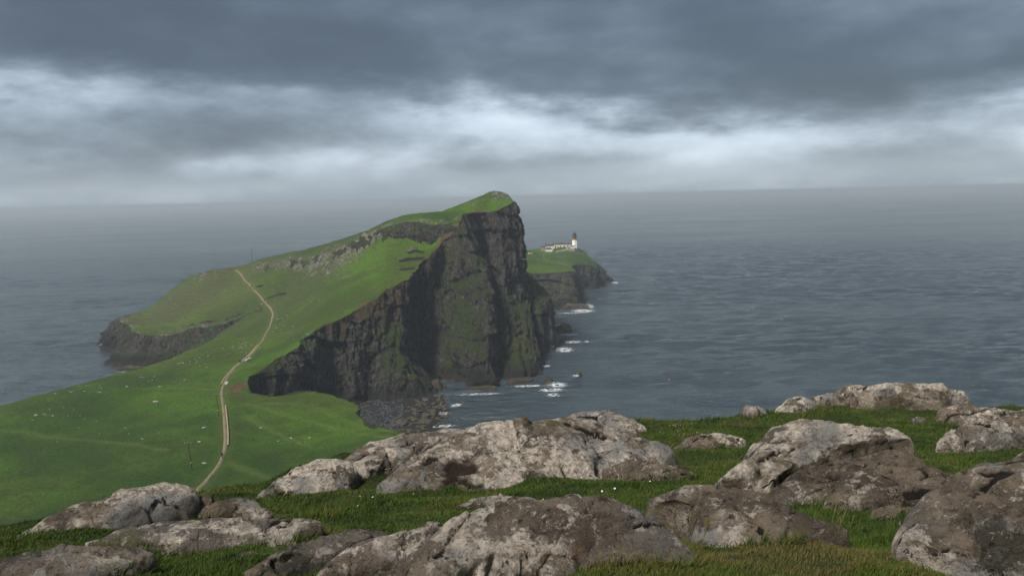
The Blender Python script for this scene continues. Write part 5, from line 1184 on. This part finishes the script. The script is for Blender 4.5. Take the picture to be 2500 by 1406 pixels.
def house(name, x0, x1, ytop, ybase, d, dep, lb, wall, roof='flat', rh=0.9, chim=(), wins=(), doors=(), trim=None, rz=0.0, wsz=(1.3, 2.0), arch=False):
    xm = (x0+x1)/2; r, dn = root_at(name, xm, ybase, d, lb, 'building', rz); k = SC_/13.89*(d/960); w = (x1-x0)*k; h = (ybase-ytop)*k
    m = MB(); m.box(0, dep/2, (h+dn)/2, w, dep, h-dn); m.build('wall', wall, r)
    m = MB()
    if roof == 'flat': m.box(0, dep/2, h+0.15, w+0.5, dep+0.5, 0.3); m.box(0, dep/2, h+0.3+(rh-.3)/2, w-.2, dep-.2, rh-.3)
    elif roof == 'gable':
        m.bm.free(); m = MB(); pts = [(-0.3, h), (dep+0.3, h), (dep/2, h+rh)]; A = [m.bm.verts.new((-w/2-.25, y, z)) for y, z in pts]; B = [m.bm.verts.new((w/2+.25, y, z)) for y, z in pts]
        m.bm.faces.new(A); m.bm.faces.new(B[::-1])
        for i in range(3): m.bm.faces.new((A[(i+1) % 3], A[i], B[i], B[(i+1) % 3]))
    elif roof == 'hip':
        b4 = [(-w/2-.25, -.25), (w/2+.25, -.25), (w/2+.25, dep+.25), (-w/2-.25, dep+.25)]; A = [m.bm.verts.new((a, b, h)) for a, b in b4]; t1 = m.bm.verts.new((-w/2+dep/2, dep/2, h+rh)); t2 = m.bm.verts.new((w/2-dep/2, dep/2, h+rh))
        m.bm.faces.new(A[::-1]); m.bm.faces.new((A[0], A[1], t2, t1)); m.bm.faces.new((A[2], A[3], t1, t2)); m.bm.faces.new((A[1], A[2], t2)); m.bm.faces.new((A[3], A[0], t1))
    ro = m.build('roof', M_SLATE, r)
    for cx_, ch in chim:
        c = MB(); xx = (cx_-xm)*k; c.box(xx, dep/2, h+(rh+ch)/2, 0.95, 0.8, rh+ch); c.box(xx, dep/2, h+rh+ch-.1, 1.15, 1.0, .2); co = c.build('chimney', M_SLATE, ro)
        for s_ in (-.25, .25): pt = MB(); pt.lathe([(0.13, h+rh+ch), (0.11, h+rh+ch+.5)], 8, xx+s_, dep/2); pt.build('chimney_pot', M_PINK, ro)
    for wx, wy in wins: window(r, (wx-xm)*k, 0, (ybase-wy)*k, *wsz, arch=arch)
    for wx in doors: window(r, (wx-xm)*k, 0, 1.15, 1.3, 2.2, M_DOOR, name='door')
    if trim: m = MB(); m.box(0, -.06, h-.25, w+.1, .12, .45); m.build('trim', trim, r)
    return r
house('keepers_house', 1148, 1690, 652, 778, 960, 8, 'long cream keepers house with brown roof and arched windows', M_CREAM, 'hip', 1.4, ((1405, 1.3), (1672, 1.5)), ((1202, 722), (1368, 718), (1490, 718)), (1285,), wsz=(1.35, 1.9), arch=True)
house('link_building', 1692, 1768, 652, 800, 958, 6, 'cream link with sunny ochre trim between house and tower', M_WHITE, 'flat', .5, trim=M_OCHRE, wins=((1730, 745),), wsz=(.7, 1.6))
house('keepers_cottage', 868, 1142, 700, 800, 950, 8, 'lower cream cottage with dark roof left of the keepers house', M_CREAM, 'gable', 1.3, ((1122, 2.3), (848+30, 1.5)), ((920, 755), (1010, 755)), wsz=(1.2, 1.2))
house('pink_outhouse', 705, 862, 745, 845, 946, 9, 'pinkish outhouse at the left end of the lighthouse buildings', M_PINK, 'flat', .6, wins=((735, 785), (800, 785)), wsz=(.9, 1.3))
house('white_store', 862, 1096, 815, 940, 925, 7, 'blank white store with low brown roof in front of the cottage', M_WHITE, 'hip', 1.4)
house('engine_house', 1702, 1842, 715, 802, 946, 6, 'small white block with ochre trim at the foot of the tower', M_WHITE, 'flat', .5, trim=M_OCHRE)
house('outbuilding', 1574, 1660, 700, 802, 945, 5, 'narrow white outbuilding with dark doorways before the tower', M_WHITE, 'flat', .5, wins=((1600, 755), (1640, 765)), wsz=(.9, 1.9))
house('stone_hut', 272, 430, 922, 1002, 905, 5, 'small square pale hut alone on the grass left of the station', M_CREAM, 'flat', .35, wins=((345, 955), (405, 955)), wsz=(1.0, 1.2))
house('low_white_wall', 500, 645, 1045, 1082, 893, 1.2, 'low white enclosure on the grass below the track', M_WHITE, 'flat', .32)
# retaining wall of the station track
RW = [(660, 1008), (760, 1030), (860, 1052), (1000, 1040), (1120, 1005), (1250, 965), (1400, 920), (1540, 868), (1660, 826), (1850, 818)]
def retwall():
    B = []
    for i, (x, y) in enumerate(RW): px, py = zp(x, y); d = 905+32*i/9; B.append(Pd(px, py, d))
    B = resamp(np.array(B), 60); tn = np.gradient(B[:, :2], axis=0); tn /= np.linalg.norm(tn, axis=1, keepdims=True); nn = np.stack([-tn[:, 1], tn[:, 0]], 1)
    hh = 1.9*ss(np.linspace(0, 1, 60), -.05, .2)*(1-.65*ss(np.linspace(0, 1, 60), .6, 1))+.25
    V = np.stack([B-np.array([0, 0, 3]), B+np.c_[np.zeros((60, 2)), hh], B+np.c_[nn*.6, hh], B+np.c_[nn*3.6, hh-.05], B+np.c_[nn*4.2, hh-5]], 1)
    obj('retaining_wall', mesh_np('retaining_wall', V.reshape(-1, 3), gridfaces(60, 5), M_WALL, smooth=False), None, 'pale stone retaining wall carrying the track up to the lighthouse', 'wall')
retwall()
# fishing float
g = Pz(1634, 927, 0.3); fb = MB(); fb.lathe([(0.05, -.5), (.32, -.2), (.40, .1), (.3, .36), (.08, .5), (.04, .8)], 14); fb.build('fishing_float', flat('orange_float', (0.7, 0.16, 0.04), None, 5), None, True, label='orange fishing float on the sea below the cliff', cat='float', loc=(g[0], g[1], .3))

# ------------------------------------------------------------------ sea air
hm = bpy.data.materials.new('sea_haze'); hm.use_nodes = True; hn = hm.node_tree
for n_ in list(hn.nodes):
    if n_.type == 'BSDF_PRINCIPLED': hn.nodes.remove(n_)
pv = hn.nodes.new('ShaderNodeVolumePrincipled'); pv.inputs['Color'].default_value = (0.82, 0.92, 1.0, 1); pv.inputs['Density'].default_value = 1/4900.0; pv.inputs['Anisotropy'].default_value = 0.1
hn.links.new(pv.outputs[0], hn.nodes['Material Output'].inputs['Volume'])
mb = MB(); mb.box(0, 1500, 50, 92000, 94000, 114); hz_o = mb.build('haze', hm, None, label='pale sea haze thickening towards the horizon', kind='stuff')
